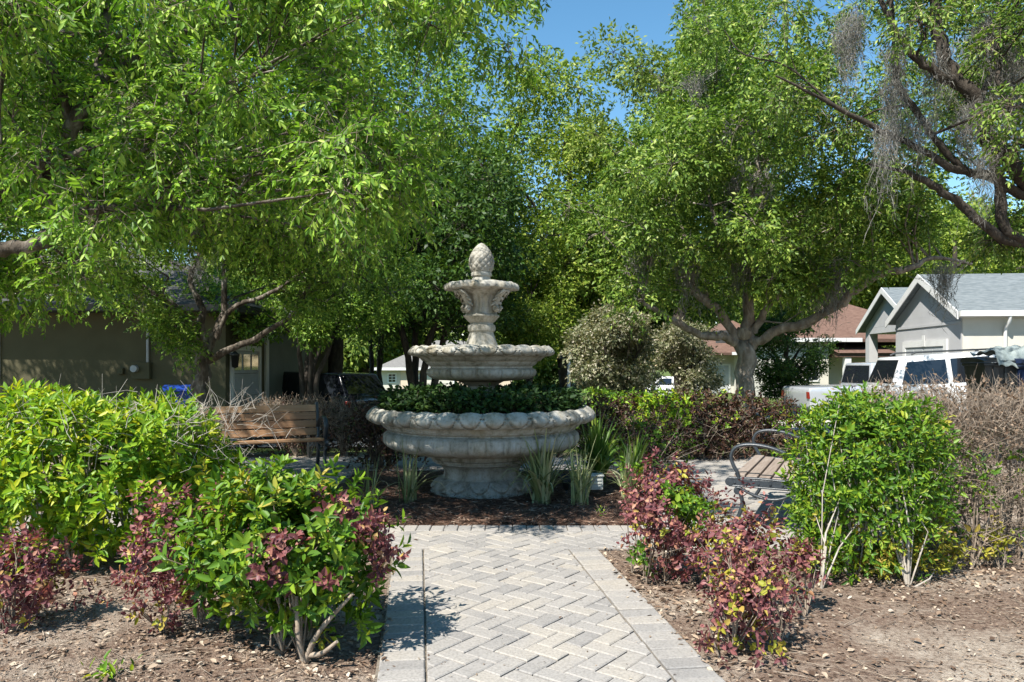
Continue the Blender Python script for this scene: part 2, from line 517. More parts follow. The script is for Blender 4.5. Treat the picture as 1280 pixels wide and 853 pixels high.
def ground_material():
    m, nt, out = new_mat('ground_soil')
    tc = nd(nt, 'ShaderNodeTexCoord')
    o = tc.outputs['Object']
    n1 = nd(nt, 'ShaderNodeTexNoise', Scale=1.1, Detail=8, Roughness=.65)
    n2 = nd(nt, 'ShaderNodeTexNoise', Scale=38, Detail=6, Roughness=.7)
    n3 = nd(nt, 'ShaderNodeTexNoise', Scale=140, Detail=3)
    for n in (n1, n2, n3): nt.links.new(o, n.inputs['Vector'])
    sand = ramp(nt, n2.outputs['Fac'], [(.3, (.19, .145, .11)), (.5, (.39, .325, .26)), (.7, (.50, .435, .36))])
    mul = ramp(nt, n2.outputs['Fac'], [(.3, (.075, .048, .036)), (.5, (.20, .14, .105)), (.72, (.34, .27, .21))])
    f = ramp(nt, n1.outputs['Fac'], [(.37, (0, 0, 0)), (.55, (1, 1, 1))])
    mx = nd(nt, 'ShaderNodeMix', data_type='RGBA')
    nt.links.new(f.outputs[0], mx.inputs[0])
    nt.links.new(sand.outputs[0], mx.inputs[6])
    nt.links.new(mul.outputs[0], mx.inputs[7])
    # lawn beyond the planting
    sx = nd(nt, 'ShaderNodeSeparateXYZ')
    nt.links.new(o, sx.inputs[0])
    mr = nd(nt, 'ShaderNodeMapRange')
    mr.inputs[1].default_value = 11.2
    mr.inputs[2].default_value = 12.2
    nt.links.new(sx.outputs['Y'], mr.inputs[0])
    gr = ramp(nt, n2.outputs['Fac'], [(.3, (.05, .085, .02)), (.6, (.11, .14, .04)), (.8, (.20, .19, .08))])
    mg = nd(nt, 'ShaderNodeMix', data_type='RGBA')
    nt.links.new(mr.outputs[0], mg.inputs[0])
    nt.links.new(mx.outputs[2], mg.inputs[6])
    nt.links.new(gr.outputs[0], mg.inputs[7])
    p = nd(nt, 'ShaderNodeBsdfPrincipled', **{'Roughness': 1, 'Specular IOR Level': .1})
    nt.links.new(mg.outputs[2], p.inputs['Base Color'])
    ad = nd(nt, 'ShaderNodeMath', operation='ADD')
    nt.links.new(n2.outputs['Fac'], ad.inputs[0])
    nt.links.new(n3.outputs['Fac'], ad.inputs[1])
    b = nd(nt, 'ShaderNodeBump', Strength=.9, Distance=.02)
    nt.links.new(ad.outputs[0], b.inputs['Height'])
    nt.links.new(b.outputs[0], p.inputs['Normal'])
    nt.links.new(p.outputs[0], out.inputs['Surface'])
    return m


M['ground'] = ground_material()

# ------------------------------------------------------------------ layout of the paving
FC = np.array([-.33, 8.0])                      # fountain centre
PB, PDIR = np.array([.17, 3.25]), nrm(np.array([-.29, 2.3]))   # path axis
PN = np.array([PDIR[1], -PDIR[0]])              # to the right
BED = (-2.0, 1.34, 6.37, 9.66)                  # planting bed x0 x1 y0 y1
PLAZA = (-4.4, 3.6, 5.58, 11.0)


def path_poly(hw, d0, d1):
    """strip of the path between the depth lines y=d0 and y=d1"""
    out = []
    for s, d in ((-1, d0), (1, d0), (1, d1), (-1, d1)):
        base = PB + PN * hw * s
        t = (d - base[1]) / PDIR[1]
        out.append(base + PDIR * t)
    return out


def fbm(x, y, seed, octs=5, f0=.8):
    r = np.random.default_rng(seed)
    z = np.zeros_like(x)
    a, f = 1.0, f0
    for _ in range(octs):
        for _k in range(3):
            th, ph = r.uniform(0, 2 * PI, 2)
            z += a * np.sin(f * (x * math.cos(th) + y * math.sin(th)) + ph + .7 * np.sin(f * .7 * y + ph))
        a *= .55
        f *= 2.1
    return z / 4


def in_paving(x, y, m=0.0):
    dx, dy = x - PB[0], y - PB[1]
    s = dx * PN[0] + dy * PN[1]
    p = (np.abs(s) < .76 + m) & (y < 5.8)
    q = (x > PLAZA[0] - m) & (x < PLAZA[1] + m) & (y > PLAZA[2] - m) & (y < PLAZA[3] + m)
    return p | q


def build_ground():
    xs = np.concatenate([[-700, -350, -180, -100, -60, -40, -30, -24, -19, -15, -12, -10], np.linspace(-8.5, 8.5, 260), [9.5, 10.5, 11.5, 13, 15, 17, 20, 24, 30, 40, 60, 100, 180, 350, 700]])
    ys = np.concatenate([[-60, -20, -6, -1], np.linspace(.8, 11.6, 190), np.arange(12, 26, .5), [28, 31, 35, 40, 46, 53, 60, 70, 82, 100, 140, 220, 400, 800]])
    X, Y = np.meshgrid(xs, ys)
    Z = terrain(X, Y) - .004
    near = (np.abs(X) < 9) & (Y < 12)
    Z = Z + np.where(near, .022 * fbm(X, Y, 3, 5, 1.3) + .006 * fbm(X, Y, 5, 3, 19.), 0)
    Z = np.where(in_paving(X, Y, -.05), -.07, Z)
    Z = np.where(in_paving(X, Y, .06) & ~in_paving(X, Y, -.05), np.minimum(Z, -.01), Z)
    nx, ny = len(xs), len(ys)
    idx = np.arange(nx * ny).reshape(ny, nx)
    q = np.stack([idx[:-1, :-1], idx[:-1, 1:], idx[1:, 1:], idx[1:, :-1]], -1).reshape(-1, 4)
    o = np_mesh('ground', [(np.stack([X, Y, Z], -1).reshape(-1, 3), q, 0)], M['ground'], smooth=True)
    tag(o, kind='structure')


def sheet(name, mat, x0, x1, y0, y1, dx, dz, skew=0.0):
    nx, ny = max(2, int((x1 - x0) / dx) + 1), max(2, int((y1 - y0) / .25) + 1)
    X, Y = np.meshgrid(np.linspace(x0, x1, nx), np.linspace(y0, y1, ny))
    Z = terrain(X, Y) + dz
    idx = np.arange(nx * ny).reshape(ny, nx)
    q = np.stack([idx[:-1, :-1], idx[:-1, 1:], idx[1:, 1:], idx[1:, :-1]], -1).reshape(-1, 4)
    o = np_mesh(name, [(np.stack([X, Y, Z], -1).reshape(-1, 3), q, 0)], mat, smooth=True)
    return tag(o, kind='structure')


def clip_poly(poly, a, b, c):
    """keep a*x+b*y<=c"""
    out = []
    n = len(poly)
    for i in range(n):
        p, q = poly[i], poly[(i + 1) % n]
        dp, dq = a * p[0] + b * p[1] - c, a * q[0] + b * q[1] - c
        if dp <= 0: out.append(p)
        if dp * dq < 0:
            t = dp / (dp - dq)
            out.append((p[0] + (q[0] - p[0]) * t, p[1] + (q[1] - p[1]) * t))
    return out


def clip_convex(poly, region):
    n = len(region)
    for i in range(n):
        p, q = region[i], region[(i + 1) % n]
        a, b = (q[1] - p[1]), -(q[0] - p[0])
        poly = clip_poly(poly, a, b, a * p[0] + b * p[1])
        if len(poly) < 3: return []
    return poly


def poly_area(p):
    return .5 * sum(p[i][0] * p[(i + 1) % len(p)][1] - p[(i + 1) % len(p)][0] * p[i][1] for i in range(len(p)))


class Pavers:
    def __init__(s, seed):
        s.mb = MB()
        s.r = np.random.default_rng(seed)

    def brick(s, poly, gap=.003):
        A = poly_area(poly)
        if A < 0:
            poly = poly[::-1]
            A = -A
        if A < .0012: return
        P = [np.array(p) for p in poly]
        n = len(P)
        # drop tiny edges
        P = [P[i] for i in range(n) if np.linalg.norm(P[i] - P[i - 1]) > .006]
        n = len(P)
        if n < 3: return

        def inset(d):
            out = []
            for i in range(n):
                e0, e1 = nrm(P[i] - P[i - 1]), nrm(P[(i + 1) % n] - P[i])
                n0, n1 = np.array([-e0[1], e0[0]]), np.array([-e1[1], e1[0]])
                k = 1 + float(n0 @ n1)
                m = (n0 + n1) / max(k, .35)
                out.append(P[i] + m * d)
            return out
        z = .010 + s.r.normal(0, .0016)
        tx, ty = s.r.normal(0, .006, 2)
        c = sum(P) / n
        a, b = inset(gap), inset(gap + .006)

        def zz(p, h): return h + tx * (p[0] - c[0]) + ty * (p[1] - c[1])
        V = [(p[0], p[1], -.03) for p in a] + [(p[0], p[1], zz(p, z - .005)) for p in a] + [(p[0], p[1], zz(p, z)) for p in b]
        Fc = [tuple(range(2 * n, 3 * n))]
        for i in range(n):
            j = (i + 1) % n
            Fc.append((i, j, n + j, n + i))
            Fc.append((n + i, n + j, 2 * n + j, 2 * n + i))
        s.mb.add(V, Fc)

    def herringbone(s, region, origin, ang, w=.102):
        """45-degree herringbone of 1x2 bricks inside the convex region"""
        R = np.array(region)
        ca, sa = math.cos(ang), math.sin(ang)
        loc = (R - origin) @ np.array([[ca, -sa], [sa, ca]])
        lo, hi = np.floor(loc.min(0) / w).astype(int) - 3, np.ceil(loc.max(0) / w).astype(int) + 3
        reg = [tuple(p) for p in region]
        if poly_area(reg) < 0: reg = reg[::-1]
        for i in range(lo[0], hi[0]):
            for j in range(lo[1], hi[1]):
                k = (i - j) % 4
                if k == 0: rect = (i, j, i + 2, j + 1)
                elif k == 3: rect = (i, j - 1 + 0, i + 1, j + 1)
                else: continue
                if k == 3:
                    rect = (i, j, i + 1, j + 2)
                pts = [(rect[0] * w, rect[1] * w), (rect[2] * w, rect[1] * w), (rect[2] * w, rect[3] * w), (rect[0] * w, rect[3] * w)]
                wp = [(origin[0] + ca * x - sa * y, origin[1] + sa * x + ca * y) for x, y in pts]
                cpol = clip_convex(wp, reg)
                if len(cpol) >= 3: s.brick(cpol)

    def soldier(s, p0, p1, width, side, b=.115):
        """bricks laid across a border line from p0 to p1; width to the given side"""
        p0, p1 = np.array(p0), np.array(p1)
        d = p1 - p0
        L = np.linalg.norm(d)
        d = d / L
        nn = np.array([-d[1], d[0]]) * side
        k = int(L / b)
        bb = L / k
        for i in range(k):
            a, c = p0 + d * i * bb, p0 + d * (i + 1) * bb
            s.brick([tuple(a), tuple(c), tuple(c + nn * width), tuple(a + nn * width)])


def build_paving():
    ang = math.atan2(PDIR[1], PDIR[0])
    pv = Pavers(4)
    inner = path_poly(.54, 1.4, 5.575)
    pv.herringbone(inner, PB, ang + PI / 4)
    for sgn in (-1, 1):
        a = path_poly(.545, 1.4, 5.57)
        p0, p1 = (a[0], a[3]) if sgn < 0 else (a[1], a[2])
        pv.soldier(p0, p1, .215, 1 if sgn < 0 else -1)
    o = pv.mb.build('path', M['paver'], fixn=False)
    tag(o, kind='structure')
    mb = MB()
    q = path_poly(.77, 1.4, 5.6)
    mb.add([(p[0], p[1], -.004) for p in q], [(0, 1, 2, 3)])
    x0, x1, y0, y1 = PLAZA
    bx0, bx1, by0, by1 = BED
    for r in ((x0, x1, y0, by0), (x0, bx0, by0, by1), (bx1, x1, by0, by1), (x0, x1, by1, y1)):
        mb.add([(r[0], r[2], -.0045), (r[1], r[2], -.0045), (r[1], r[3], -.0045), (r[0], r[3], -.0045)], [(0, 1, 2, 3)])
    tag(mb.build('joint_sand', M['joint']), kind='structure')
    pz = Pavers(9)
    e = .205
    pz.soldier((x0, by0), (x1, by0), e, -1)          # band against the bed
    pz.herringbone([(x0, y0), (x1, y0), (x1, by0 - e), (x0, by0 - e)], np.array([0, 6.]), PI / 4)
    pz.herringbone([(x0, by0), (bx0, by0), (bx0, by1), (x0, by1)], np.array([0, 6.]), PI / 4)
    pz.herringbone([(bx1, by0), (x1, by0), (x1, by1), (bx1, by1)], np.array([0, 6.]), PI / 4)
    pz.herringbone([(x0, by1), (x1, by1), (x1, y1), (x0, y1)], np.array([0, 6.]), PI / 4)
    tag(pz.mb.build('plaza', M['paver'], fixn=False), kind='structure')
    # bed
    X, Y = np.meshgrid(np.linspace(BED[0], BED[1], 90), np.linspace(BED[2], BED[3], 90))
    ed = np.minimum(np.minimum(X - BED[0], BED[1] - X), np.minimum(Y - BED[2], BED[3] - Y))
    Z = .0 + .035 * sstep(ed / .3) + .012 * fbm(X, Y, 8, 5, 3.)
    idx = np.arange(8100).reshape(90, 90)
    q = np.stack([idx[:-1, :-1], idx[:-1, 1:], idx[1:, 1:], idx[1:, :-1]], -1).reshape(-1, 4)
    tag(np_mesh('mulch_bed', [(np.stack([X, Y, Z], -1).reshape(-1, 3), q, 0)], M['mulch'], smooth=True), kind='structure')


def ground_h(x, y):
    return terrain(x, y) + .022 * fbm(x, y, 3, 5, 1.3) + .006 * fbm(x, y, 5, 3, 19.)


def build_litter():
    r = np.random.default_rng(21)
    # fallen leaves and bark chips on the bare soil
    n = 60000
    y = 2.6 + 5.0 * r.uniform(0, 1, n) ** 1.25
    x = r.uniform(-1, 1, n) * (y * .75 + .3)
    k = ~in_paving(x, y, -.02) | (r.uniform(0, 1, n) < .022)
    dens = sstep((fbm(x, y, 31, 4, 1.6) + .55) / 1.0)
    k &= r.uniform(0, 1, n) < .25 + .75 * dens
    x, y = x[k], y[k]
    n = len(x)
    z = np.where(in_paving(x, y), .014, ground_h(x, y) + r.uniform(.001, .012, n))
    P = np.stack([x, y, z], 1)
    a = r.uniform(0, 2 * PI, n)
    D = np.stack([np.cos(a), np.sin(a), r.normal(0, .18, n)], 1)
    N = np.stack([r.normal(0, .35, n), r.normal(0, .35, n), np.ones(n)], 1)
    L = r.uniform(.006, .028, n) * np.where(r.uniform(0, 1, n) < .07, 2.0, 1)
    c1 = leaf_arrays(P, D, N, L, L * r.uniform(.25, .6, n), .2, .1, simple=True)
    # twigs
    n = 900
    y = 2.8 + 3.6 * r.uniform(0, 1, n)
    x = r.uniform(-1, 1, n) * (y * .72)
    k = ~in_paving(x, y, .02)
    x, y = x[k], y[k]
    n = len(x)
    a = r.uniform(0, 2 * PI, n)
    A = np.stack([x, y, ground_h(x, y) + .008], 1)
    d = np.stack([np.cos(a), np.sin(a), r.normal(0, .05, n)], 1) * r.uniform(.04, .2, n)[:, None]
    c2 = twig_arrays(A, A + d * .5 + r.normal(0, .012, (n, 3)) * [1, 1, .2], A + d, .003, .0015)
    n = 2600
    cs = np.array([(-1.1, 3.7), (-1.75, 3.9), (-2.6, 4.0), (-2.6, 4.7), (1.05, 4.8), (1.35, 4.3), (1.15, 3.6), (2.4, 4.7), (3.2, 5.0)])
    k = r.integers(0, len(cs), n)
    P = cs[k] + r.normal(0, .28, (n, 2))
    P = P[~in_paving(P[:, 0], P[:, 1], -.06)]
    n = len(P)
    zz = np.where(in_paving(P[:, 0], P[:, 1]), .014, ground_h(P[:, 0], P[:, 1]) + r.uniform(.004, .018, n))
    a = r.uniform(0, 2 * PI, n)
    L = r.uniform(.022, .05, n)
    c3 = leaf_arrays(np.column_stack([P, zz]), np.stack([np.cos(a), np.sin(a), r.normal(0, .2, n)], 1), np.stack([r.normal(0, .4, n), r.normal(0, .4, n), np.ones(n)], 1), L, L * r.uniform(.35, .6, n), .3, .2)
    o = np_mesh('leaf_litter', [(*c1, 0), (*c2, 1), (*c3, 0)], [M['litter'], M['twig']])
    tag(o, 'dry fallen leaves and bark chips scattered over the bare sandy soil', 'leaf litter', kind='stuff')
    # pine straw over the bed
    n = 9000
    x = r.uniform(BED[0], BED[1], n)
    y = BED[2] + .02 + (BED[3] - BED[2]) * r.uniform(0, 1, n) ** 1.6
    a = r.uniform(0, 2 * PI, n)
    P = np.stack([x, y, .038 * sstep((y - BED[2]) / .3) + r.uniform(.004, .03, n)], 1)
    D = np.stack([np.cos(a), np.sin(a), r.normal(0, .2, n)], 1)
    N = np.stack([r.normal(0, .4, n), r.normal(0, .4, n), np.ones(n)], 1)
    L = r.uniform(.03, .12, n)
    c = leaf_arrays(P, D, N, L, r.uniform(.004, .012, n), .2, .05, simple=True)
    tag(np_mesh('pine_straw', [(*c, 0)], M['straw']), 'reddish brown pine straw mulch around the foot of the fountain', 'mulch', kind='stuff')


# ------------------------------------------------------------------ fountain
def ornate_lathe(prof, n, mod, name, mat, parent, seg=5):
    """prof rows: r, z, tag value; mod(theta grid, row tag, v) -> radial displacement"""
    rows = []
    for a, b in zip(prof[:-1], prof[1:]):
        d = math.hypot(b[0] - a[0], b[1] - a[1])
        k = max(1, int(d / (.006 if a[2] == 2 else .012))) if (a[2] or b[2]) else max(1, int(d / .03))
        for t in np.linspace(0, 1, k, endpoint=False):
            rows.append([a[i] + (b[i] - a[i]) * t for i in range(4)])
    rows.append(list(prof[-1]))
    rows = np.array(rows, float)
    th = np.linspace(0, 2 * PI, n, endpoint=False)
    T = np.broadcast_to(th[None], (len(rows), n))
    R = np.broadcast_to(rows[:, 0:1], T.shape).copy()
    Z = np.broadcast_to(rows[:, 1:2], T.shape).copy()
    dR, dZ = mod(T, rows[:, 2:3], rows[:, 3:4])
    R = R + dR
    Z = Z + dZ
    V = np.stack([R * np.cos(T), R * np.sin(T), Z], -1).reshape(-1, 3)
    idx = np.arange(V.shape[0]).reshape(len(rows), n)
    nx = np.roll(idx, -1, 1)
    q = np.stack([idx[:-1], nx[:-1], nx[1:], idx[1:]], -1).reshape(-1, 4)
    o = np_mesh(name, [(V, q, 0)], mat, parent, world=False, smooth=True)
    o.data.set_sharp_from_angle(angle=math.radians(48))
    return o


def arc(r0, z0, r1, z1, bulge, n=7, tag_=0, v=True):
    """bulged profile segment; positive bulge = to the right of the travel direction"""
    out = []
    dx, dz = r1 - r0, z1 - z0
    for i, t in enumerate(np.linspace(0, 1, n)):
        s = math.sin(PI * t) * bulge
        out.append((r0 + dx * t + dz * s, z0 + dz * t - dx * s, tag_, t))
    return out


def make_mod(n_lobe, lobe_a, n_leaf, leaf_a):
    def mod(T, tg, v):
        dR = np.zeros(np.broadcast(T, tg).shape)
        dZ = np.zeros_like(dR)
        u = (T * n_lobe / (2 * PI)) % 1
        lobes = lobe_a * (np.sqrt(np.clip(1 - ((u - .5) * 2) ** 2, 0, 1)) - .75) - lobe_a * 1.2 * np.exp(-((np.minimum(u, 1 - u)) / .05) ** 2)
        w1 = np.clip(1 - np.abs(tg - 1), 0, 1) * np.sin(PI * np.clip(v, 0, 1)) ** .5
        dR += lobes * w1
        u = (T * n_leaf / (2 * PI)) % 1
        c = (u - .5) * 2
        vb = 1.0 - .92 * np.abs(c) ** 2.4
        inside = np.clip((vb - v) / .18, 0, 1)
        lf = leaf_a * (inside * (1 - .35 * c * c) * .45 + .12 - .85 * np.exp(-((v - vb) / .055) ** 2) - .4 * np.exp(-(c / .09) ** 2) * np.clip(1 - v * 1.3, 0, 1))
        w2 = np.clip(1 - np.abs(tg - 2), 0, 1)
        dR += lf * w2
        dZ += w2 * leaf_a * .55 * np.clip(1 - 2.2 * v, 0, 1) * (1 - c * c)
        # small waterleaf scallops on the foot (tag 3)
        w3 = np.clip(1 - np.abs(tg - 3), 0, 1)
        u = (T * 14 / (2 * PI)) % 1
        c = (u - .5) * 2
        vb = .95 - .85 * np.abs(c) ** 2
        dR += w3 * .02 * (np.clip((vb - v) / .15, 0, 1) * (1 - .4 * c * c) - .9 * np.exp(-((v - vb) / .07) ** 2))
        return dR, dZ
    return mod


def build_fountain():
    K = .003857

    def P(hw, zy, t=0, v=0): return (hw * K, 2.915 - zy * K, t, v)
    root = thing('fountain', 'tiered pale stone fountain with a pine cone finial, planted with dark ground cover', 'fountain', (FC[0], FC[1], .0))
    st = M['stone']
    prof = [(.0, .0, 0, 0), (.55, .0, 0, 0), (.55, .05, 0, 0), (.54, .06, 0, 0)]
    prof += [(.53 + .03 * math.sin(PI * t) - .085 * t, .065 + .115 * t, 3, 1 - t) for t in np.linspace(0, 1, 9)]
    prof += [(.43, .185, 0, 0), (.42, .192, 0, 0), (.412, .205, 0, 0), (.405, .24, 0, 0), (.415, .28, 0, 0), (.445, .318, 0, 0), (.49, .345, 0, 0), (.51, .35, 0, 0), (.51, .365, 0, 0), (.535, .37, 0, 0), (.535, .39, 0, 0), (.565, .405, 0, 0), (.575, .482, 0, 0), (.3, .483, 0, 0)]
    ornate_lathe(prof, 280, make_mod(1, 0, 1, 0), 'pedestal', st, root)
    # lower basin
    lo = [(.40, .486, 0, 0), (.59, .482, 0, 0), (.72, .47, 0, 0)]
    lo += [(.72 + .33 * math.sin(t * PI / 2) ** .9 + .02 * math.sin(PI * t), .47 + .135 * (1 - math.cos(t * PI / 2)) + .02 * t, 1, t * .6) for t in np.linspace(0, 1, 12)]
    lo += [(1.045, .66, 1, .8), (1.01, .688, 1, 1), (.99, .692, 0, 0), (.99, .705, 0, 0), (1.01, .71, 0, 0), (1.03, .725, 0, 0), (1.03, .735, 0, 0), (1.05, .738, 0, 0), (1.065, .765, 0, 0), (1.085, .785, 0, 0), (1.11, .788, 0, 0)]
    rim = [(1.125 + .085 * math.sin(PI * (.12 + .88 * t)) ** .8, .79 + .14 * t, 2, 1 - t) for t in np.linspace(0, 1, 13)]
    rim[-1] = (1.13, .928, 2, 0)
    lo += rim
    lo += [(1.08, .93, 0, 0), (1.04, .90, 0, 0), (1.0, .84, 0, 0), (.6, .80, 0, 0), (0, .80, 0, 0)]
    ornate_lathe(lo, 528, make_mod(38, .009, 33, .034), 'lower_basin', st, root)
    # upper basin, carried on a short stem that rises out of the planting
    up = [(.12, .80, 0, 0), (.17, .805, 0, 0), (.14, .95, 0, 0), (.15, 1.16, 0, 0), (.24, 1.21, 0, 0), (.40, 1.225, 0, 0)]
    up += [(.40 + .195 * math.sin(t * PI / 2) ** .9, 1.225 + .085 * (1 - math.cos(t * PI / 2)), 1, t * .6) for t in np.linspace(0, 1, 9)]
    up += [(.588, 1.335, 1, .8), (.562, 1.352, 1, 1), (.55, 1.355, 0, 0), (.55, 1.372, 0, 0), (.575, 1.385, 0, 0), (.60, 1.41, 0, 0), (.605, 1.425, 0, 0), (.635, 1.43, 0, 0), (.66, 1.455, 0, 0), (.69, 1.475, 0, 0), (.705, 1.48, 0, 0)]
    rim = [(.715 + .062 * math.sin(PI * (.12 + .88 * t)) ** .8, 1.482 + .092 * t, 2, 1 - t) for t in np.linspace(0, 1, 11)]
    rim[-1] = (.715, 1.578, 2, 0)
    up += rim
    up += [(.68, 1.575, 0, 0), (.62, 1.54, 0, 0), (.3, 1.52, 0, 0), (.0, 1.52, 0, 0)]
    ornate_lathe(up, 420, make_mod(27, .008, 24, .026), 'upper_basin', st, root)
    # urn
    k = .008658

    def U(hw, py, t=0, v=0): return (hw * k, 1.4 + (455 - py) * k, t, v)
    ur = [(.10, 1.515, 0, 0), U(22, 435), U(21, 432), U(18.5, 427), U(16.5, 421), U(15, 416), U(15.2, 415), U(17, 414), U(17.6, 410.5), U(17, 407), U(14.8, 406), U(14.4, 404), U(17, 402), U(21, 397.5), U(22.5, 396), U(22.2, 394.5), U(20, 393.5)]
    ur += [U(h, p, 4, t) for h, p, t in ((19.2, 392, 0), (18.6, 385, .25), (19.5, 378, .5), (23, 371, .75), (29, 366, .9), (37, 364, 1))]
    ur += [U(41, 363.5, 5, 0), U(45, 362.5, 5, .2), U(46, 360, 5, .5), U(44.5, 356.5, 5, .8), U(41, 354.5, 5, 1), U(36, 354.8), U(20, 356), U(5, 356)]

    def umod(T, tg, v):
        w4 = np.clip(1 - np.abs(tg - 4), 0, 1) * np.sin(PI * np.clip(v, 0.02, .98))
        w5 = np.clip(1 - np.abs(tg - 5), 0, 1)
        return w4 * .010 * np.cos(T * 16) + w5 * .012 * np.cos(T * 8) - w5 * .008 * np.cos(T * 24), w5 * -.006 * np.cos(T * 8)
    urn = ornate_lathe(ur, 192, umod, 'urn', st, root)
    for q in range(4):
        th = PI / 4 + q * PI / 2 + .06
        ca, sa = math.cos(th), math.sin(th)
        mb = MB()

        def W(r, z, s=0): return (r * ca - s * sa, r * sa + s * ca, z)
        line = [(.345, 2.185), (.32, 2.165), (.285, 2.15), (.255, 2.125), (.235, 2.09), (.215, 2.055), (.205, 2.02), (.215, 1.985), (.235, 1.965)]
        sm = smooth_line([(r, z, 0, w) for (r, z), w in zip(line, (.018, .028, .034, .036, .034, .03, .032, .034, .024))], 4)
        mb.tube([W(p[0], p[1]) for p in sm], [p[3] for p in sm], 10)
        for sc, (r0, z0, rad, tw) in enumerate([(.238, 1.985, .03, 1), (.31, 2.15, .022, -1)]):
            for sd in (-1, 1):
                sp = []
                for t in np.linspace(0, 1, 18):
                    a = t * 2.6 * PI * tw
                    rr = rad * (1 - .75 * t)
                    sp.append(W(r0 + rr * math.cos(a), z0 + rr * math.sin(a), sd * (.034 + .006 * t)))
                mb.tube(sp, [.0125 * (1 - .5 * t) for t in np.linspace(0, 1, 18)], 6)
        for t0, s in ((.08, 1), (.25, 1), (.45, 1), (.65, 1), (.08, -1), (.25, -1), (.45, -1), (.65, -1)):
            p = sm[int(t0 * (len(sm) - 1))]
            A = W(p[0] + .008, p[1], s * .018)
            B = W(p[0] + .018, p[1] - .012, s * .048)
            Cc = W(p[0] - .012, p[1] - .04, s * .072)
            mb.tube([A, B, Cc], [.016, .017, .006], 6)
        mb.build('scroll_bracket', st, urn)
    # finial
    fi = [U(5, 354.5), U(13, 354.5), U(13.2, 352), U(12, 349.5), U(11, 347.5), U(11.2, 346.5), U(12.8, 345.5), U(13, 343), U(12.2, 341), U(11.6, 340.5)]
    for t in np.linspace(0, 1, 34):
        py = 340.5 - 36.5 * t
        h = 16.3 * (max(0, math.sin(PI * (.22 + .78 * t)) ** .62)) * (1 - .12 * t)
        if t > .985: h = .4
        fi.append(U(max(h, .3), py, 6, t))

    def fmod(T, tg, v):
        w = np.clip(1 - np.abs(tg - 6), 0, 1) * np.clip(np.sin(PI * np.clip(v, 0, 1)), 0, 1) ** .35
        n = 11
        s = v * 8.2 + 1.5 * v * v
        a = (T * n / (2 * PI) + s * .5)
        b = (T * n / (2 * PI) - s * .5)
        fa, fb = np.abs((a % 1) - .5) * 2, np.abs((b % 1) - .5) * 2
        scale = 1 - np.maximum(fa, fb) ** 3
        lift = 1 - (s % 1) * .5
        return w * .013 * (scale - .6) * (1.25 - .7 * v), np.zeros_like(T + tg)
    ornate_lathe(fi, 160, fmod, 'finial', st, root)
    # planting in the lower basin
    r = np.random.default_rng(5)
    n = 9500
    th = r.uniform(0, 2 * PI, n)
    rad = 1.07 * np.sqrt(r.uniform(.12, 1, n))
    top = .20 + .10 * np.sqrt(np.clip(1 - (rad / 1.12) ** 2, 0, 1)) + .025 * np.sin(th * 7 + rad * 9) + .02 * np.sin(th * 17 - rad * 14)
    z = .84 + top * r.uniform(.35, 1.05, n)
    P3 = np.stack([FC[0] + rad * np.cos(th), FC[1] + rad * np.sin(th), z], 1)
    out = np.stack([np.cos(th) * (rad / 1.1) ** 2, np.sin(th) * (rad / 1.1) ** 2, np.full(n, .3)], 1)
    D = nrm(out * .9 + r.normal(0, .6, (n, 3)))
    N = nrm(out * .6 + np.array([0, 0, .9]) + r.normal(0, .35, (n, 3)))
    c1 = leaf_arrays(P3, D, N, r.uniform(.04, .075, n), r.uniform(.028, .045, n), .2, .2)
    n = 700
    th = r.uniform(0, 2 * PI, n)
    rad = 1.06 * np.sqrt(r.uniform(.1, 1, n))
    A = np.stack([FC[0] + rad * np.cos(th) * .9, FC[1] + rad * np.sin(th) * .9, np.full(n, .84)], 1)
    B = A + r.normal(0, .03, (n, 3)) + np.array([0, 0, .1])
    Cc = A + r.normal(0, .05, (n, 3)) + np.array([0, 0, .2])
    c2 = twig_arrays(A, B, Cc, .004, .002)
    o = np_mesh('ground_cover', [(*c1, 0), (*c2, 1)], [M['leaf_ivy'], M['twig_dark']])
    tag(o, 'dense dark green ground cover filling the lower basin of the fountain', 'ground cover', kind='stuff')
    so = MB()
    so.lathe([(.15, .845), (.6, .85), (1.0, .845)], FC[0], FC[1], 48)
    tag(so.build('soil', M['soil']), kind='structure')


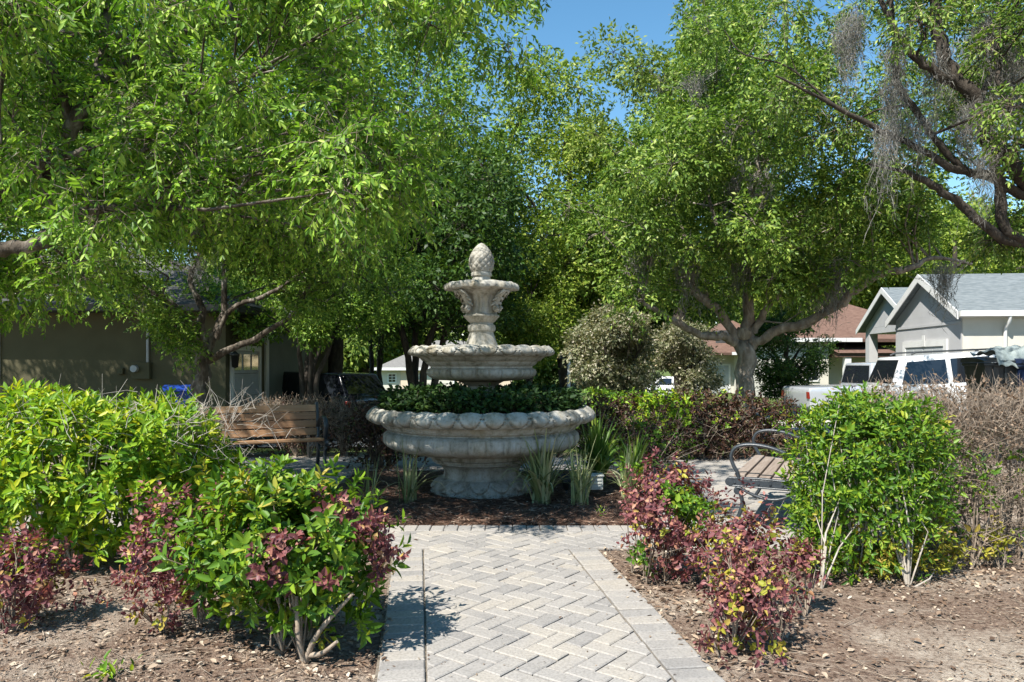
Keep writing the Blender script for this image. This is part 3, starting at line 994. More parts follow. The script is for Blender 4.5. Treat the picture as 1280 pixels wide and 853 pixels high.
# ------------------------------------------------------------------ benches
def build_bench(label, loc, rotz, wood, L=1.5):
    root = thing('park_bench', label, 'bench', loc, rotz, 'park benches beside the fountain')
    seat = MB()
    for i in range(5):
        y0 = -.27 + i * .098
        zz = .425 - .012 * i
        seat.box(-L / 2 + .03, L / 2 - .03, y0, y0 + .088, zz, zz + .034, bev=.005)
    seat.build('seat', wood, root)
    back = MB()
    for i in range(4):
        zc = .50 + i * .102
        yc = .245 + (zc - .45) * .22
        m = Matrix.Translation((0, yc, zc)) @ Matrix.Rotation(-.22, 4, 'X')
        back.box(-L / 2 + .03, L / 2 - .03, -.016, .016, -.045, .045, bev=.005, mtx=m)
    back.build('backrest', wood, root)
    for sx in (-1, 1):
        x = sx * (L / 2 - .01)
        fr = MB()

        def T(line, w, fl=1.0, sides=8):
            sm = smooth_line([(x, p[0], p[1], w) for p in line], 5)
            fr.tube([(p[0], p[1], p[2]) for p in sm], w, sides, flat=fl, flat_axis=(1, 0, 0))
        # seat rail: flat bar with rounded nose and raised edges
        fr.box(x - .016, x + .016, -.31, .29, .365, .425, bev=.006, mtx=Matrix.Translation((0, 0, 0)))
        T([(-.31, .425), (-.1, .432), (.1, .425), (.3, .418)], .011, 2.0)
        T([(-.31, .363), (-.1, .36), (.1, .357), (.3, .355)], .010, 2.0)
        for k in range(6):
            fr.tube([(x - .026, -.26 + k * .095, .395), (x + .026, -.26 + k * .095, .395)], .010, 8)
        # scroll under the nose
        sp = [(-.235 + .042 * (1 - .7 * t) * math.cos(5 * t), .315 + .042 * (1 - .7 * t) * math.sin(5 * t)) for t in np.linspace(0, 1, 9)]
        T(sp, .012, 1.6)
        fr.tube([(x - .022, -.235, .315), (x + .022, -.235, .315)], .022, 12)
        fr.tube([(x - .022, -.305, .395), (x + .022, -.305, .395)], .034, 12)
        # brace curve and legs
        T([(-.20, .335), (-.1, .29), (.02, .265), (.13, .285), (.22, .35)], .013, 1.5)
        T([(-.215, .30), (-.20, .22), (-.225, .12), (-.27, .04), (-.30, .0)], .017, 1.3)
        T([(.23, .37), (.245, .25), (.27, .12), (.33, .0)], .019, 1.3)
        fr.box(x - .03, x + .03, -.34, -.26, 0, .016, bev=.004)
        fr.box(x - .03, x + .03, .29, .37, 0, .016, bev=.004)
        # back post
        T([(.24, .40), (.275, .6), (.33, .82), (.35, .88)], .017, 1.3)
        f_o = fr.build('side_frame', M['iron'], root)
        ar = MB()
        line = [(-.225, .425), (-.24, .475), (-.275, .54), (-.29, .61), (-.262, .675), (-.19, .708), (-.08, .712), (.06, .685), (.18, .63), (.285, .55)]
        sm = smooth_line([(x, p[0], p[1], .017) for p in line], 5)
        ar.tube([(p[0], p[1], p[2]) for p in sm], .016, 8, flat=1.9, flat_axis=(1, 0, 0))
        ar.build('armrest', M['iron'], root)
    return root


# ------------------------------------------------------------------ vegetation
def leaf_sprays(r, P, D, Lr, m, Ll, Lw, ang=.9, droop=.3, planar=True, simple=False, up=.8, jit=.25):
    """leaves in opposite pairs along a stalk (compound leaf or leafy twig)"""
    K = len(P)
    D = nrm(D)
    ref = nrm(np.array([0, 0, 1.]) * up + r.normal(0, .45, (K, 3)))
    S = nrm(np.cross(D, ref))
    N0 = np.cross(S, D)
    Lr = np.broadcast_to(np.asarray(Lr, float).reshape(-1, 1), (K, 1))
    Ps, Ds, Ns, Ls = [], [], [], []
    ts = np.linspace(.12, .95, m)
    st_ends = P + D * Lr + np.array([0, 0, -1.]) * Lr * droop * .5
    for t in ts:
        base = P + D * Lr * t + np.array([0, 0, -1.]) * Lr * droop * .5 * t * t
        for sd in (-1, 1):
            d = D * math.cos(ang) + S * sd * math.sin(ang) + np.array([0, 0, -droop * .6]) + r.normal(0, jit, (K, 3))
            if not planar:
                d = d + N0 * r.uniform(-.6, .9, (K, 1))
            Ps.append(base)
            Ds.append(nrm(d))
            Ns.append(N0 + r.normal(0, .7, (K, 3)))
            Ls.append(np.full(K, .75 + .45 * math.sin(PI * (t * .85 + .1))))
    Ps.append(st_ends)
    Ds.append(nrm(D + np.array([0, 0, -droop]) + r.normal(0, .15, (K, 3))))
    Ns.append(N0)
    Ls.append(np.full(K, 1.05))
    Pp, Dd, Nn, LL = np.concatenate(Ps), np.concatenate(Ds), np.concatenate(Ns), np.concatenate(Ls)
    LL = LL * r.uniform(.75, 1.2, len(LL))
    return leaf_arrays(Pp, Dd, Nn, Ll * LL, Lw * LL, .25, .15, simple=simple)


def rand_dir(r, n):
    return nrm(r.normal(0, 1, (n, 3)))


def crown_clumps(r, centre, radii, n, rmin, rmax, keep=None, shell=.35):
    out = []
    tries = 0
    while len(out) < n and tries < n * 40:
        tries += 1
        d = rand_dir(r, 1)[0]
        u = (shell ** 3 + (1 - shell ** 3) * r.uniform()) ** (1 / 3)
        c = np.array(centre) + d * u * np.array(radii)
        if c[2] < .4: continue
        if keep is not None and not keep(c, r): continue
        out.append((*c, r.uniform(rmin, rmax)))
    return np.array(out)


def clump_twigs(r, clumps, per, flat=.7):
    Cc = np.repeat(clumps, per, 0)
    d = rand_dir(r, len(Cc))
    u = r.uniform(.1, 1, (len(Cc), 1)) ** (1 / 2.2)
    off = d * u * Cc[:, 3:4] * np.array([1, 1, flat])
    return Cc[:, :3] + off, d


def limb_mesh(mb, limbs, sides=9, n=5, seed=0):
    r = np.random.default_rng(seed)
    pts = []
    for l in limbs:
        s = smooth_line(l, n)
        k = len(s)
        wob = r.normal(0, 1, (k, 3)) * s[:, 3:4] * .24
        wob[0] = 0
        s[:, :3] += wob
        rad = s[:, 3] * (1 + r.normal(0, .06, k))
        mb.tube([tuple(p) for p in s[:, :3]], list(rad), sides)
        pts.append(s)
    return np.concatenate(pts)


def branches_to(r, mb_chunks, limb_pts, clumps, r0=.02, sides=4):
    """curved branches from the limbs to every clump"""
    A, B, Cc, R = [], [], [], []
    for c in clumps:
        d = np.linalg.norm(limb_pts[:, :3] - c[:3], axis=1) + 1.2 * np.maximum(limb_pts[:, 2] - c[2], 0)
        i = int(np.argmin(d + r.uniform(0, .5, len(d))))
        p = limb_pts[i]
        mid = (p[:3] + c[:3]) / 2 + r.normal(0, .08, 3) * np.linalg.norm(c[:3] - p[:3]) + np.array([0, 0, .06])
        A.append(p[:3])
        B.append(mid)
        Cc.append(c[:3])
        R.append(min(r0, p[3] * .7))
    A, B, Cc, R = np.array(A), np.array(B), np.array(Cc), np.array(R)
    mb_chunks.append((*twig_arrays(A, B, Cc, R, R * .35, sides), 0))
    # twigs off the clump centre
    k = 10
    A2 = np.repeat(Cc, k, 0)
    rr = np.repeat(clumps[:, 3], k)[:, None]
    E = A2 + rand_dir(r, len(A2)) * rr * r.uniform(.5, 1.05, (len(A2), 1))
    mb_chunks.append((*twig_arrays(A2, (A2 + E) / 2 + r.normal(0, .05, A2.shape) * rr, E, np.repeat(R * .35, k), np.repeat(R * .14, k), 3), 0))


def moss_strands(r, pts, n_per, length, width=.012, spread=.12):
    """hanging grey moss: tapering beards of fine kinked strands with side curls"""
    K = len(pts) * n_per
    off = r.normal(0, 1, (K, 3)) * np.array([1, 1, .5]) * spread
    A = np.repeat(pts, n_per, 0) + off
    rr = np.linalg.norm(off[:, :2], axis=1, keepdims=True) / (spread * 2.2)
    L = length * np.repeat(r.uniform(.45, 1.2, len(pts)), n_per)[:, None] * r.uniform(.3, 1.0, (K, 1)) * np.clip(1.1 - rr, .2, 1)
    chunks = []
    cur = A
    seg = 6
    for s_ in range(seg):
        nxt = cur + np.array([0, 0, -1.]) * L / seg + r.normal(0, .36, A.shape) * L / seg * np.array([1, 1, .35]) - off * np.array([1, 1, 0]) * .09
        D = nxt - cur
        ll = np.linalg.norm(D, axis=1)
        chunks.append(leaf_arrays(cur, D, r.normal(0, 1, A.shape), ll * 1.25, width * r.uniform(.4, 1.2, K), .3, .2, simple=True))
        for _ in range(2):
            D2 = rand_dir(r, K) * np.array([1, 1, .7]) + np.array([0, 0, -.6])
            chunks.append(leaf_arrays(cur, D2, r.normal(0, 1, A.shape), r.uniform(.3, .8, K) * ll, np.full(K, width * .5), .3, .35, simple=True))
        cur = nxt
    return [(v, q, 0) for v, q in chunks]


def tree(name, label, base, limbs, clumps, seed, leafmat, per=40, compound=True, Ll=.06, Lw=.022, m=5, Lr=.22, bark='bark', simple=False, droop=.35,
         moss=None, group=None, sides=9, outward=.6, r0=.02, cat='tree', up=.8, extra=None):
    r = np.random.default_rng(seed)
    root = thing(name, label, cat, tuple(base), group=group)
    mb = MB()
    lp = limb_mesh(mb, limbs, sides=sides, seed=seed)
    V, Fq = np.array(mb.v), None
    chunks = []
    branches_to(r, chunks, lp, clumps, r0)
    # one trunk mesh: limbs plus branches
    for v, q, _ in chunks:
        mb.add(v, q.tolist(), 0, True)
    mb.build('trunk', M[bark], root, world=True, fixn=False)
    P, d = clump_twigs(r, clumps, per)
    cen = clumps[:, :3].mean(0)
    D = nrm(d * outward + r.normal(0, .45, P.shape) + np.array([0, 0, -droop * .5]))
    lv = leaf_sprays(r, P, D, Lr * r.uniform(.7, 1.25, len(P)), m, Ll, Lw, ang=.95 if compound else .8, droop=droop, planar=compound, simple=simple, up=up)
    cs = [(*lv, 0)]
    mats = [M[leafmat]]
    if not simple:
        cs.append((*twig_arrays(P - D * .05, P + D * .1, P + D * Lr * .9 + np.array([0, 0, -droop * .4 * Lr]), .0025, .0012, 3), 1))
        mats.append(M['twig'])
    np_mesh('crown', cs, mats, root)
    if moss is not None:
        np_mesh('spanish_moss', moss_strands(r, *moss), M['moss'], root)
    return root


def shadow_to(c, y):
    """where the sun throws point c: position on the ground"""
    t = c[2] / SUN[2]
    return c[0] - SUN[0] * t, c[1] - SUN[1] * t


def ray_gap(c, zs, y0, x0=FC[0]):
    """distance of the sun ray through c from the fountain's axis, at the given heights"""
    out = 9
    for z in zs:
        if c[2] <= z + .1: continue
        t = (c[2] - z) / SUN[2]
        x, y = c[0] - SUN[0] * t, c[1] - SUN[1] * t
        out = min(out, math.hypot(x - x0, y - y0))
    return out


def limb(*rows):
    return [(*at(px, py, d), rad * .8) for px, py, d, rad in rows]


def open_sky(px, py, r):
    """places where the crowns leave the sky open"""
    for cx, cy, rx, ry, p in ((800, 10, 84, 56, 1), (755, 80, 36, 44, .6), (613, 140, 40, 48, .85), (775, 135, 45, 40, .85), (655, 215, 28, 28, .7), (1060, 95, 34, 26, .85), (1215, 235, 75, 45, .9), (1150, 75, 30, 30, .7), (1100, 175, 24, 22, .6), (970, 60, 26, 26, .6)):
        if ((px - cx) / rx) ** 2 + ((py - cy) / ry) ** 2 < 1 and r.uniform() < p: return True
    return False


def build_trees():
    # --- near tree on the left: trunk beyond the frame, limbs reaching in
    def keep1(c, r):
        px, py = pix(c)
        px, py = px[0], py[0]
        if c[1] < 4.4 or open_sky(px, py, r): return False
        if ray_gap(c, (.5, .8), 9.0, -3.3) < .8 and r.uniform() < .85: return False
        lim = 385 if px < 130 else (335 if px < 470 else (285 if px < 560 else 190))
        if py > lim - 20: return False
        if px > 655 and py > -60: return False
        if px > 560 and py > 60 and r.uniform() < .55: return False
        gx, gy = shadow_to(c, 0)
        if gy < 6.3 and -1.7 < gx < 1.7: return False
        if gy < 5.2: return False
        if ray_gap(c, (1.5, 2.0, 2.5), 7.8) < .85 and r.uniform() < .85: return False
        if ray_gap(c, (.35, .6, .95), 7.0) < 1.25 and r.uniform() < .9: return False
        if px < 160 and 40 < py < 300 and c[1] < 5.9 and r.uniform() < .75: return False
        return True
    r = np.random.default_rng(101)
    cl = crown_clumps(r, (-3.0, 6.9, 4.0), (4.0, 2.5, 2.7), 150, .24, .46, keep1, .2)
    front = []
    while len(front) < 24:
        px, py, d = r.uniform(-60, 640), r.uniform(-120, 300), r.uniform(4.6, 5.7)
        c = at(px, py, d)
        if py > 250 and px > 420: continue
        if px < 170 and 60 < py: continue
        gx, gy = shadow_to(c, 0)
        if (gy < 6.4 and -1.6 < gx < 1.7) or gy < 5.4: continue
        if ray_gap(c, (1.5, 2.0, 2.5), 7.8) < .8: continue
        front.append((*c, r.uniform(.2, .36)))
    for px, py, d in ((430, 215, 5.7), (500, 255, 6.2), (125, 262, 5.2), (215, 232, 5.4), (300, 235, 5.5), (345, 215, 5.7), (50, 200, 5.4), (170, 130, 5.5), (190, 175, 5.4)):
        front.append((*at(px, py, d), .32))
    cl = np.vstack([cl, np.array(front)])
    limbs = [
        [(-5.6, 6.6, -.05, .19), (-5.5, 6.55, .8, .17), (-5.35, 6.4, 1.7, .15), (-5.1, 6.2, 2.2, .12)],
        [(-5.35, 6.4, 1.7, .12)] + limb((-60, 330, 5.9, .085), (0, 311, 5.7, .07), (44, 306, 5.6, .062), (72, 287, 5.6, .058), (99, 267, 5.6, .05), (163, 255, 5.7, .032), (194, 235, 5.8, .027), (245, 207, 6, .02)),
        [(-5.1, 6.2, 2.2, .11)] + limb((-20, 250, 6.0, .09), (30, 215, 6.0, .085), (65, 190, 6.0, .08), (95, 150, 6.0, .072), (122, 105, 6.1, .062), (129, 44, 6.2, .052), (131, -40, 6.3, .04)),
        limb((85, 148, 6.0, .05), (73, 102, 5.9, .042), (34, 34, 5.7, .034), (12, -20, 5.6, .025)),
        limb((20, 225, 6.0, .05), (61, 207, 5.8, .04), (102, 187, 5.7, .035), (146, 168, 5.7, .03), (230, 120, 5.9, .022), (330, 92, 6.2, .016)),
        limb((124, 105, 6.1, .04), (190, 60, 6.4, .035), (290, 20, 6.8, .03), (420, -10, 7.4, .022), (560, 40, 7.6, .012)),
        limb((245, 207, 6, .02), (330, 175, 6.4, .016), (420, 150, 6.9, .012), (520, 140, 7.3, .009)),
        limb((0, 180, 5.2, .02), (-2, 140, 5.2, .018), (4, 90, 5.2, .014)),
    ]
    tree('shade_tree', 'near tree reaching in from the left edge with thick limbs and bright hanging leaves', (-5.6, 6.6, 0), limbs, cl, 11, 'leaf_near', per=54, Ll=.060, Lw=.021, m=6, Lr=.24, droop=.5,
         moss=(np.array([at(290, 230, 7), at(200, 60, 6.5), at(235, 285, 7.2)]), 90, .4, .007, .1))

    # --- second tree, left of the fountain, forked low
    def keep2(c, r):
        px, py = pix(c)
        px, py = px[0], py[0]
        lim = 400 - 85 * math.exp(-((px - 275) / 60.) ** 2)
        return py < lim - 18 and py > 60
    r = np.random.default_rng(102)
    cl = crown_clumps(r, (-4.0, 11.2, 3.3), (2.7, 2.3, 2.0), 95, .26, .46, keep2, .45)
    D = 11.0
    b = at(250, 492, D)
    low = np.array([[*at(218, 408, 10.6), .28], [*at(232, 432, 10.6), .22], [*at(205, 400, 10.5), .25]])
    cl = np.vstack([cl, low])
    limbs = [
        [(b[0] - .03, D, -.05, .19), (b[0], D, .35, .15), *limb((250, 492, D, .135), (253, 455, D, .13), (252, 437, D, .14))],
        limb((252, 440, D, .085), (235, 410, 10.9, .07), (218, 383, 10.8, .062), (194, 366, 10.7, .05), (150, 345, 10.6, .03)),
        limb((253, 440, D, .09), (253, 390, D, .07), (238, 349, D, .05), (258, 295, D, .035), (262, 230, D, .02)),
        limb((257, 440, D, .085), (279, 390, 11.1, .06), (284, 312, 11.2, .045), (300, 240, 11.3, .025)),
        limb((258, 452, D, .075), (289, 437, 10.9, .062), (326, 420, 10.8, .052), (367, 390, 10.7, .045), (388, 356, 10.7, .035), (408, 325, 10.7, .025)),
        limb((270, 424, D, .06), (289, 386, D, .045), (340, 366, D, .04), (380, 339, D, .026), (430, 315, D, .016)),
        limb((235, 398, 10.9, .045), (204, 383, 10.8, .035), (172, 393, 10.7, .02)),
    ]
    tree('fork_tree', 'low forking tree with many bare limbs between the left hedge and olive house', (b[0], D, 0), limbs, cl, 12, 'leaf_mid', per=75, Ll=.064, Lw=.026, m=4, Lr=.22, simple=True, droop=.4,
         moss=(np.array([at(250, 275, 10.9), at(246, 320, 10.9), at(275, 300, 11), at(435, 318, 11)]), 90, .7, .010, .12))

    # --- right tree with moss
    def keep4(c, r):
        px, py = pix(c)
        px, py = px[0], py[0]
        lim = 425 - 48 * math.exp(-((px - 950) / 60.) ** 2)
        if px > 1020: lim = min(lim, 400 - (px - 1020) * .52)
        if px < 870: lim = 400
        if py > lim - 25 or open_sky(px, py, r): return False
        if px < 850 and py < 110 + (850 - px) * 1.0: return False
        if px > 1150 and r.uniform() < .45: return False
        t = (c[2] - 1.2) / SUN[2]
        gx, gy = c[0] - SUN[0] * t, c[1] - SUN[1] * t
        if 7.6 < gx < 14 and 15.0 < gy < 23.5 and r.uniform() < .9: return False
        return True
    r = np.random.default_rng(104)
    cl = crown_clumps(r, (4.4, 13.0, 4.7), (3.5, 2.7, 3.2), 150, .30, .56, keep4, .4)
    D = 13.0
    b = at(930, 489, D)
    limbs = [
        [(b[0] - .02, D, -.25, .26), (b[0], D, .1, .21), *limb((930, 489, D, .215), (930, 435, D, .2), (934, 415, D, .2))],
        limb((924, 432, D, .09), (906, 421, 12.9, .10), (882, 421, 12.7, .085), (852, 407, 12.5, .075), (825, 390, 12.4, .06), (795, 375, 12.3, .035)),
        limb((920, 428, D, .10), (903, 394, 12.9, .10), (876, 373, 12.8, .09), (862, 350, 12.8, .075), (869, 329, 12.8, .06), (850, 280, 12.8, .04), (830, 220, 12.8, .025)),
        limb((933, 417, D, .13), (937, 370, D, .12), (944, 329, D, .10), (955, 302, D, .08), (950, 220, D, .055), (930, 130, D, .03)),
        limb((942, 415, D, .09), (960, 383, 12.8, .08), (983, 358, 12.6, .05), (1005, 330, 12.5, .03)),
        limb((940, 435, D, .10), (964, 417, 12.8, .11), (1015, 400, 12.5, .105), (1052, 377, 12.3, .10), (1093, 346, 12.1, .085), (1134, 336, 12, .065), (1170, 322, 12, .045), (1215, 330, 12, .03)),
        limb((955, 302, D, .06), (1010, 260, D, .05), (1080, 200, D, .035), (1130, 150, D, .02)),
        limb((944, 329, D, .06), (900, 290, D, .045), (880, 200, D, .03), (900, 100, D, .02)),
    ]
    mp = [at(930, 290, 12.6), at(915, 270, 12.6), at(945, 285, 12.6), at(960, 290, 12.7), at(925, 310, 12.6), at(806, 315, 12.3), at(1030, 330, 12.3), at(920, 200, 12.4), at(985, 300, 12.5), at(1010, 120, 12.4), at(900, 150, 12.4), at(870, 100, 12.5), at(1178, 335, 12), at(1040, 340, 12.2), at(950, 220, 12.6), at(860, 320, 12.5)]
    tree('mossy_tree', 'spreading tree right of the fountain with pale trunk, long right limb and hanging grey moss', (b[0], D, gz(b[0], D)), limbs, cl, 14, 'leaf_right', bark='bark_pale', per=85, Ll=.078, Lw=.031, m=4, Lr=.24, simple=True, droop=.4,
         moss=(np.array(mp), 150, 1.15, .012, .17))

    # --- near tree on the right, trunk beyond the frame
    def keep5(c, r):
        px, py = pix(c)
        px, py = px[0], py[0]
        if py > 330 or open_sky(px, py, r): return False
        if py > 95 and r.uniform() < .5: return False
        if py > 190 and px < 1230: return False
        if px < 985: return False
        gx, gy = shadow_to(c, 0)
        return gy > 6.2
    r = np.random.default_rng(105)
    cl = crown_clumps(r, (5.6, 8.8, 5.0), (2.9, 2.0, 2.2), 80, .25, .45, keep5, .2)
    D = 8.5
    limbs = [
        [(6.6, 9.0, -.05, .2), (6.5, 8.9, 1.2, .17), (6.3, 8.8, 2.2, .15), *limb((1310, 262, 8.7, .14))],
        limb((1310, 262, 8.7, .13), (1278, 224, 8.5, .12), (1241, 180, 8.4, .115), (1221, 129, 8.3, .11), (1193, 92, 8.3, .10), (1173, 51, 8.3, .085), (1168, -20, 8.3, .06)),
        limb((1193, 105, 8.3, .07), (1168, 88, 8.2, .065), (1146, 71, 8.2, .055), (1119, 37, 8.2, .045), (1095, -10, 8.2, .03)),
        limb((1300, 255, 8.6, .075), (1234, 221, 8.5, .06), (1190, 211, 8.4, .052), (1149, 185, 8.4, .045), (1108, 167, 8.3, .04), (1061, 143, 8.2, .035), (1013, 116, 8.1, .022), (970, 95, 8.0, .012)),
        limb((1215, 219, 8.45, .05), (1195, 205, 8.42, .05), (1170, 175, 8.4, .05), (1149, 146, 8.4, .05), (1122, 102, 8.4, .05), (1119, 44, 8.4, .04), (1110, -10, 8.4, .03)),
        limb((1300, 300, 8.6, .09), (1258, 289, 8.5, .075), (1251, 238, 8.5, .075), (1238, 195, 8.4, .06)),
        limb((1290, 310, 8.6, .08), (1234, 286, 8.5, .065), (1200, 255, 8.5, .06), (1166, 231, 8.5, .055), (1130, 215, 8.5, .03), (1085, 205, 8.5, .015)),
        limb((1290, 120, 8.0, .03), (1262, 108, 7.9, .028), (1249, 105, 7.9, .03), (1248, 60, 8.0, .025), (1254, 20, 8.0, .02)),
        limb((1221, 129, 8.3, .05), (1240, 90, 8.5, .04), (1250, 50, 8.6, .03), (1270, 0, 8.6, .02)),
        limb((1040, 130, 8.15, .02), (985, 84, 8.2, .012), (930, 68, 8.2, .010), (905, 38, 8.2, .006)),
    ]
    mp = [at(1120, 60, 8.3), at(1118, 110, 8.3), at(1215, 130, 8.3), at(1205, 150, 8.3), at(1255, 75, 8.0), at(1262, 95, 8.0), at(1110, 160, 8.2), at(1170, 70, 8.3), at(1228, 40, 8.3), at(1270, 60, 8.2), at(1230, 190, 8.3), at(1060, 40, 8.3), at(1275, 110, 8.1), at(1240, 20, 8.2), at(1150, 150, 8.3), at(1065, 20, 8.3)]
    tree('leaning_tree', 'near tree leaning in from the right edge, limbs coloured dark for shade, draped with grey moss', (6.6, 9.0, 0), limbs, cl, 15, 'leaf_right', per=50, Ll=.056, Lw=.021, m=5, Lr=.2, droop=.45, bark='bark_dark',  # dark bark colour stands in for the shade on these limbs
         moss=(np.array(mp), 150, 1.05, .007, .10))


def generic_tree(name, label, px, d, crown_py, rx, rz, seed, leafmat, n=60, per=34, Ll=.16, group=None, trunk_r=.2, multi=1, ry=None, shell=.45, bark='bark_dark', keep=None, flatbase=None, cat='tree', rmin=None, moss=None, m=3):
    r = np.random.default_rng(seed)
    cx = (px - 640) * d / F
    cz = CH + (YH - crown_py) * d / F
    g = gz(cx, d)
    fb = flatbase if flatbase is not None else cz - rz * .8

    def kk(c, rr):
        if c[2] < fb or open_sky(*[q[0] for q in pix(c)], rr): return False
        return keep(c, rr) if keep else True
    cl = crown_clumps(r, (cx, d, cz), (rx, ry or rx, rz), n, rmin or min(rx, rz) * .2, min(rx, rz) * .36, kk, shell)
    limbs = []
    for k in range(multi):
        ang = r.uniform(0, 2 * PI)
        lean = .08 if multi == 1 else .5
        bx, by = cx + (.0 if multi == 1 else r.uniform(-.25, .25)), d + (0 if multi == 1 else r.uniform(-.2, .2))
        tx, ty = cx + math.cos(ang) * lean * rx, d + math.sin(ang) * lean * rx
        limbs.append([(bx, by, g - .1, trunk_r * 1.2), (bx * .8 + tx * .2, by * .8 + ty * .2, g + (cz - g) * .4, trunk_r), (bx * .4 + tx * .6, by * .4 + ty * .6, g + (cz - g) * .75, trunk_r * .75), (tx, ty, cz + rz * .2, trunk_r * .45)])
    for k in range(6):
        a = k * 2.4 + r.uniform(0, .6)
        z0 = max(g + .3, cz - rz * r.uniform(.3, .8))
        limbs.append([(cx, d, z0 - .3, trunk_r * .45), (cx + math.cos(a) * rx * .3, d + math.sin(a) * rx * .3, z0 + rz * .25, trunk_r * .3), (cx + math.cos(a) * rx * .65, d + math.sin(a) * rx * .65, z0 + rz * .55, trunk_r * .15)])
    return tree(name, label, (cx, d, g), limbs, cl, seed, leafmat, per=int(per * 1.55), compound=False, Ll=Ll * .72, Lw=Ll * .34, m=m, Lr=Ll * 1.9, bark=bark, simple=True, group=group, sides=6, droop=.25, cat=cat, r0=.03, moss=moss)


def build_background_trees():
    generic_tree('oak_tree', 'tree added to shade the olive house wall, cut by the left edge', -100, 12.6, 110, 3.6, 2.4, 199, 'leaf_mid', n=90, per=60, Ll=.13, trunk_r=.16, flatbase=2.7, shell=.2, bark='bark')  # added tree; its crown throws shade on the olive wall
    G = 'trees standing behind the fountain'
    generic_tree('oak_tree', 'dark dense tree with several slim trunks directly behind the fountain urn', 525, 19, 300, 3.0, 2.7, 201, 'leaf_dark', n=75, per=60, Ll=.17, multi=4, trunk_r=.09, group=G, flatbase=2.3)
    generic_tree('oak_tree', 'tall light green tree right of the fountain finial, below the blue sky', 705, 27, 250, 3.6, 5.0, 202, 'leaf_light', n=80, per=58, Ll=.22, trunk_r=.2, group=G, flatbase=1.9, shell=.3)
    generic_tree('oak_tree', 'tall airy tree with grey mossy top between the blue sky gap and the mossy tree', 850, 22, 170, 2.9, 5.2, 203, 'leaf_far', n=80, per=58, Ll=.18, trunk_r=.2, group=G, flatbase=3.0, shell=.3,
                 moss=(np.array([at(885, 20, 20.5), at(900, 30, 20.5), at(870, 15, 20.5), at(905, 50, 20.5), at(825, 100, 20.8), at(880, 95, 20.5)]), 110, 1.3, .022, .3))
    generic_tree('oak_tree', 'broad mid green tree behind the near left tree, above the black car', 420, 24, 190, 5.2, 5.2, 204, 'leaf_mid', n=95, per=60, Ll=.2, trunk_r=.22, group=G, flatbase=2.6, shell=.3)
    generic_tree('oak_tree', 'tall tree rising over the roof of the olive house at far left', 120, 25, 150, 6.5, 5.0, 205, 'leaf_mid', n=90, per=50, Ll=.22, trunk_r=.25, group=G, flatbase=4.2, shell=.3)
    generic_tree('oak_tree', 'slender yellow green tree just right of the upper basin, in full sun', 660, 24, 385, 1.7, 1.9, 206, 'leaf_light', n=36, per=55, Ll=.15, trunk_r=.1, group=G, flatbase=.6)
    generic_tree('oak_tree', 'small multi trunk tree over the black car with bare dark stems', 380, 17, 375, 2.3, 1.1, 207, 'leaf_mid', n=48, per=50, Ll=.12, multi=5, trunk_r=.06, group=G, flatbase=2.05)
    generic_tree('oak_tree', 'rounded tree behind the lower left of the fountain, over the cream house', 470, 29, 350, 3.0, 1.7, 208, 'leaf_far', n=50, per=50, Ll=.18, multi=3, trunk_r=.09, group=G, flatbase=2.7)
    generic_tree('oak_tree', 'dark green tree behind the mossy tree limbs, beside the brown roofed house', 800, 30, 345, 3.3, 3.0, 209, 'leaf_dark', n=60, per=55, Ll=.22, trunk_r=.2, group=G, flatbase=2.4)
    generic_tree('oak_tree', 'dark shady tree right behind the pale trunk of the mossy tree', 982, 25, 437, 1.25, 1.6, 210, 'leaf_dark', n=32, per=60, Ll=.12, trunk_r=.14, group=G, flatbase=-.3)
    generic_tree('oak_tree', 'sunlit yellow green tree behind the grey gabled house at far right', 1180, 50, 315, 9.0, 4.0, 211, 'leaf_light', n=70, per=50, Ll=.42, trunk_r=.3, group=G)
    generic_tree('oak_tree', 'bright tree behind the brown roofs between the mossy tree and the grey house', 1035, 48, 335, 4.5, 4.2, 212, 'leaf_light', n=50, per=50, Ll=.4, trunk_r=.3, group=G)
    generic_tree('oak_tree', 'mossy tree at the upper right corner behind the leaning dark limbs', 1335, 14, 60, 2.6, 2.6, 213, 'leaf_right', n=60, per=50, Ll=.11, trunk_r=.14, group=G, flatbase=4.6, shell=.2,
                 moss=(np.array([at(1235, 90, 13.2), at(1270, 60, 13.2), at(1205, 50, 13.2), at(1262, 130, 13.2)]), 110, 1.1, .014, .22))
    # olive coloured small trees
    generic_tree('olive_tree', 'rounded grey green small tree with pale blossom behind the hedge', 772, 16, 447, .95, 1.0, 221, 'leaf_olive', n=42, per=60, Ll=.10, trunk_r=.05, multi=3, flatbase=.1, shell=.3, group='grey green small trees beyond the hedge')
    generic_tree('olive_tree', 'loose pale grey green small tree in front of the cream house, nearest the mossy trunk', 856, 17.5, 450, .75, 1.0, 222, 'leaf_olive', n=26, per=50, Ll=.10, trunk_r=.05, multi=2, flatbase=.2, shell=.2, group='grey green small trees beyond the hedge')
    # far tree line: copies of two trees
    fa = generic_tree('far_tree', 'hazy tree of the distant row beyond the houses', 640, 90, 365, 8.5, 10.5, 231, 'leaf_far', n=80, per=50, Ll=.8, flatbase=-1.5, trunk_r=.4, group='trees of the distant row')
    r = np.random.default_rng(77)
    x = -95
    k = 0
    while x < 100:
        y = r.uniform(82, 108)
        o = fa if k == 0 else copy_tree(fa)
        if k:
            o['label'] = 'hazy tree of the distant row beyond the houses'
        o.location = (x, y, gz(x, y) - .5)
        s = r.uniform(.8, 1.25)
        o.scale = (s, s, s * r.uniform(.8, 1.1))
        o.rotation_euler = (0, 0, r.uniform(0, 6.2))
        x += r.uniform(9, 13)
        k += 1


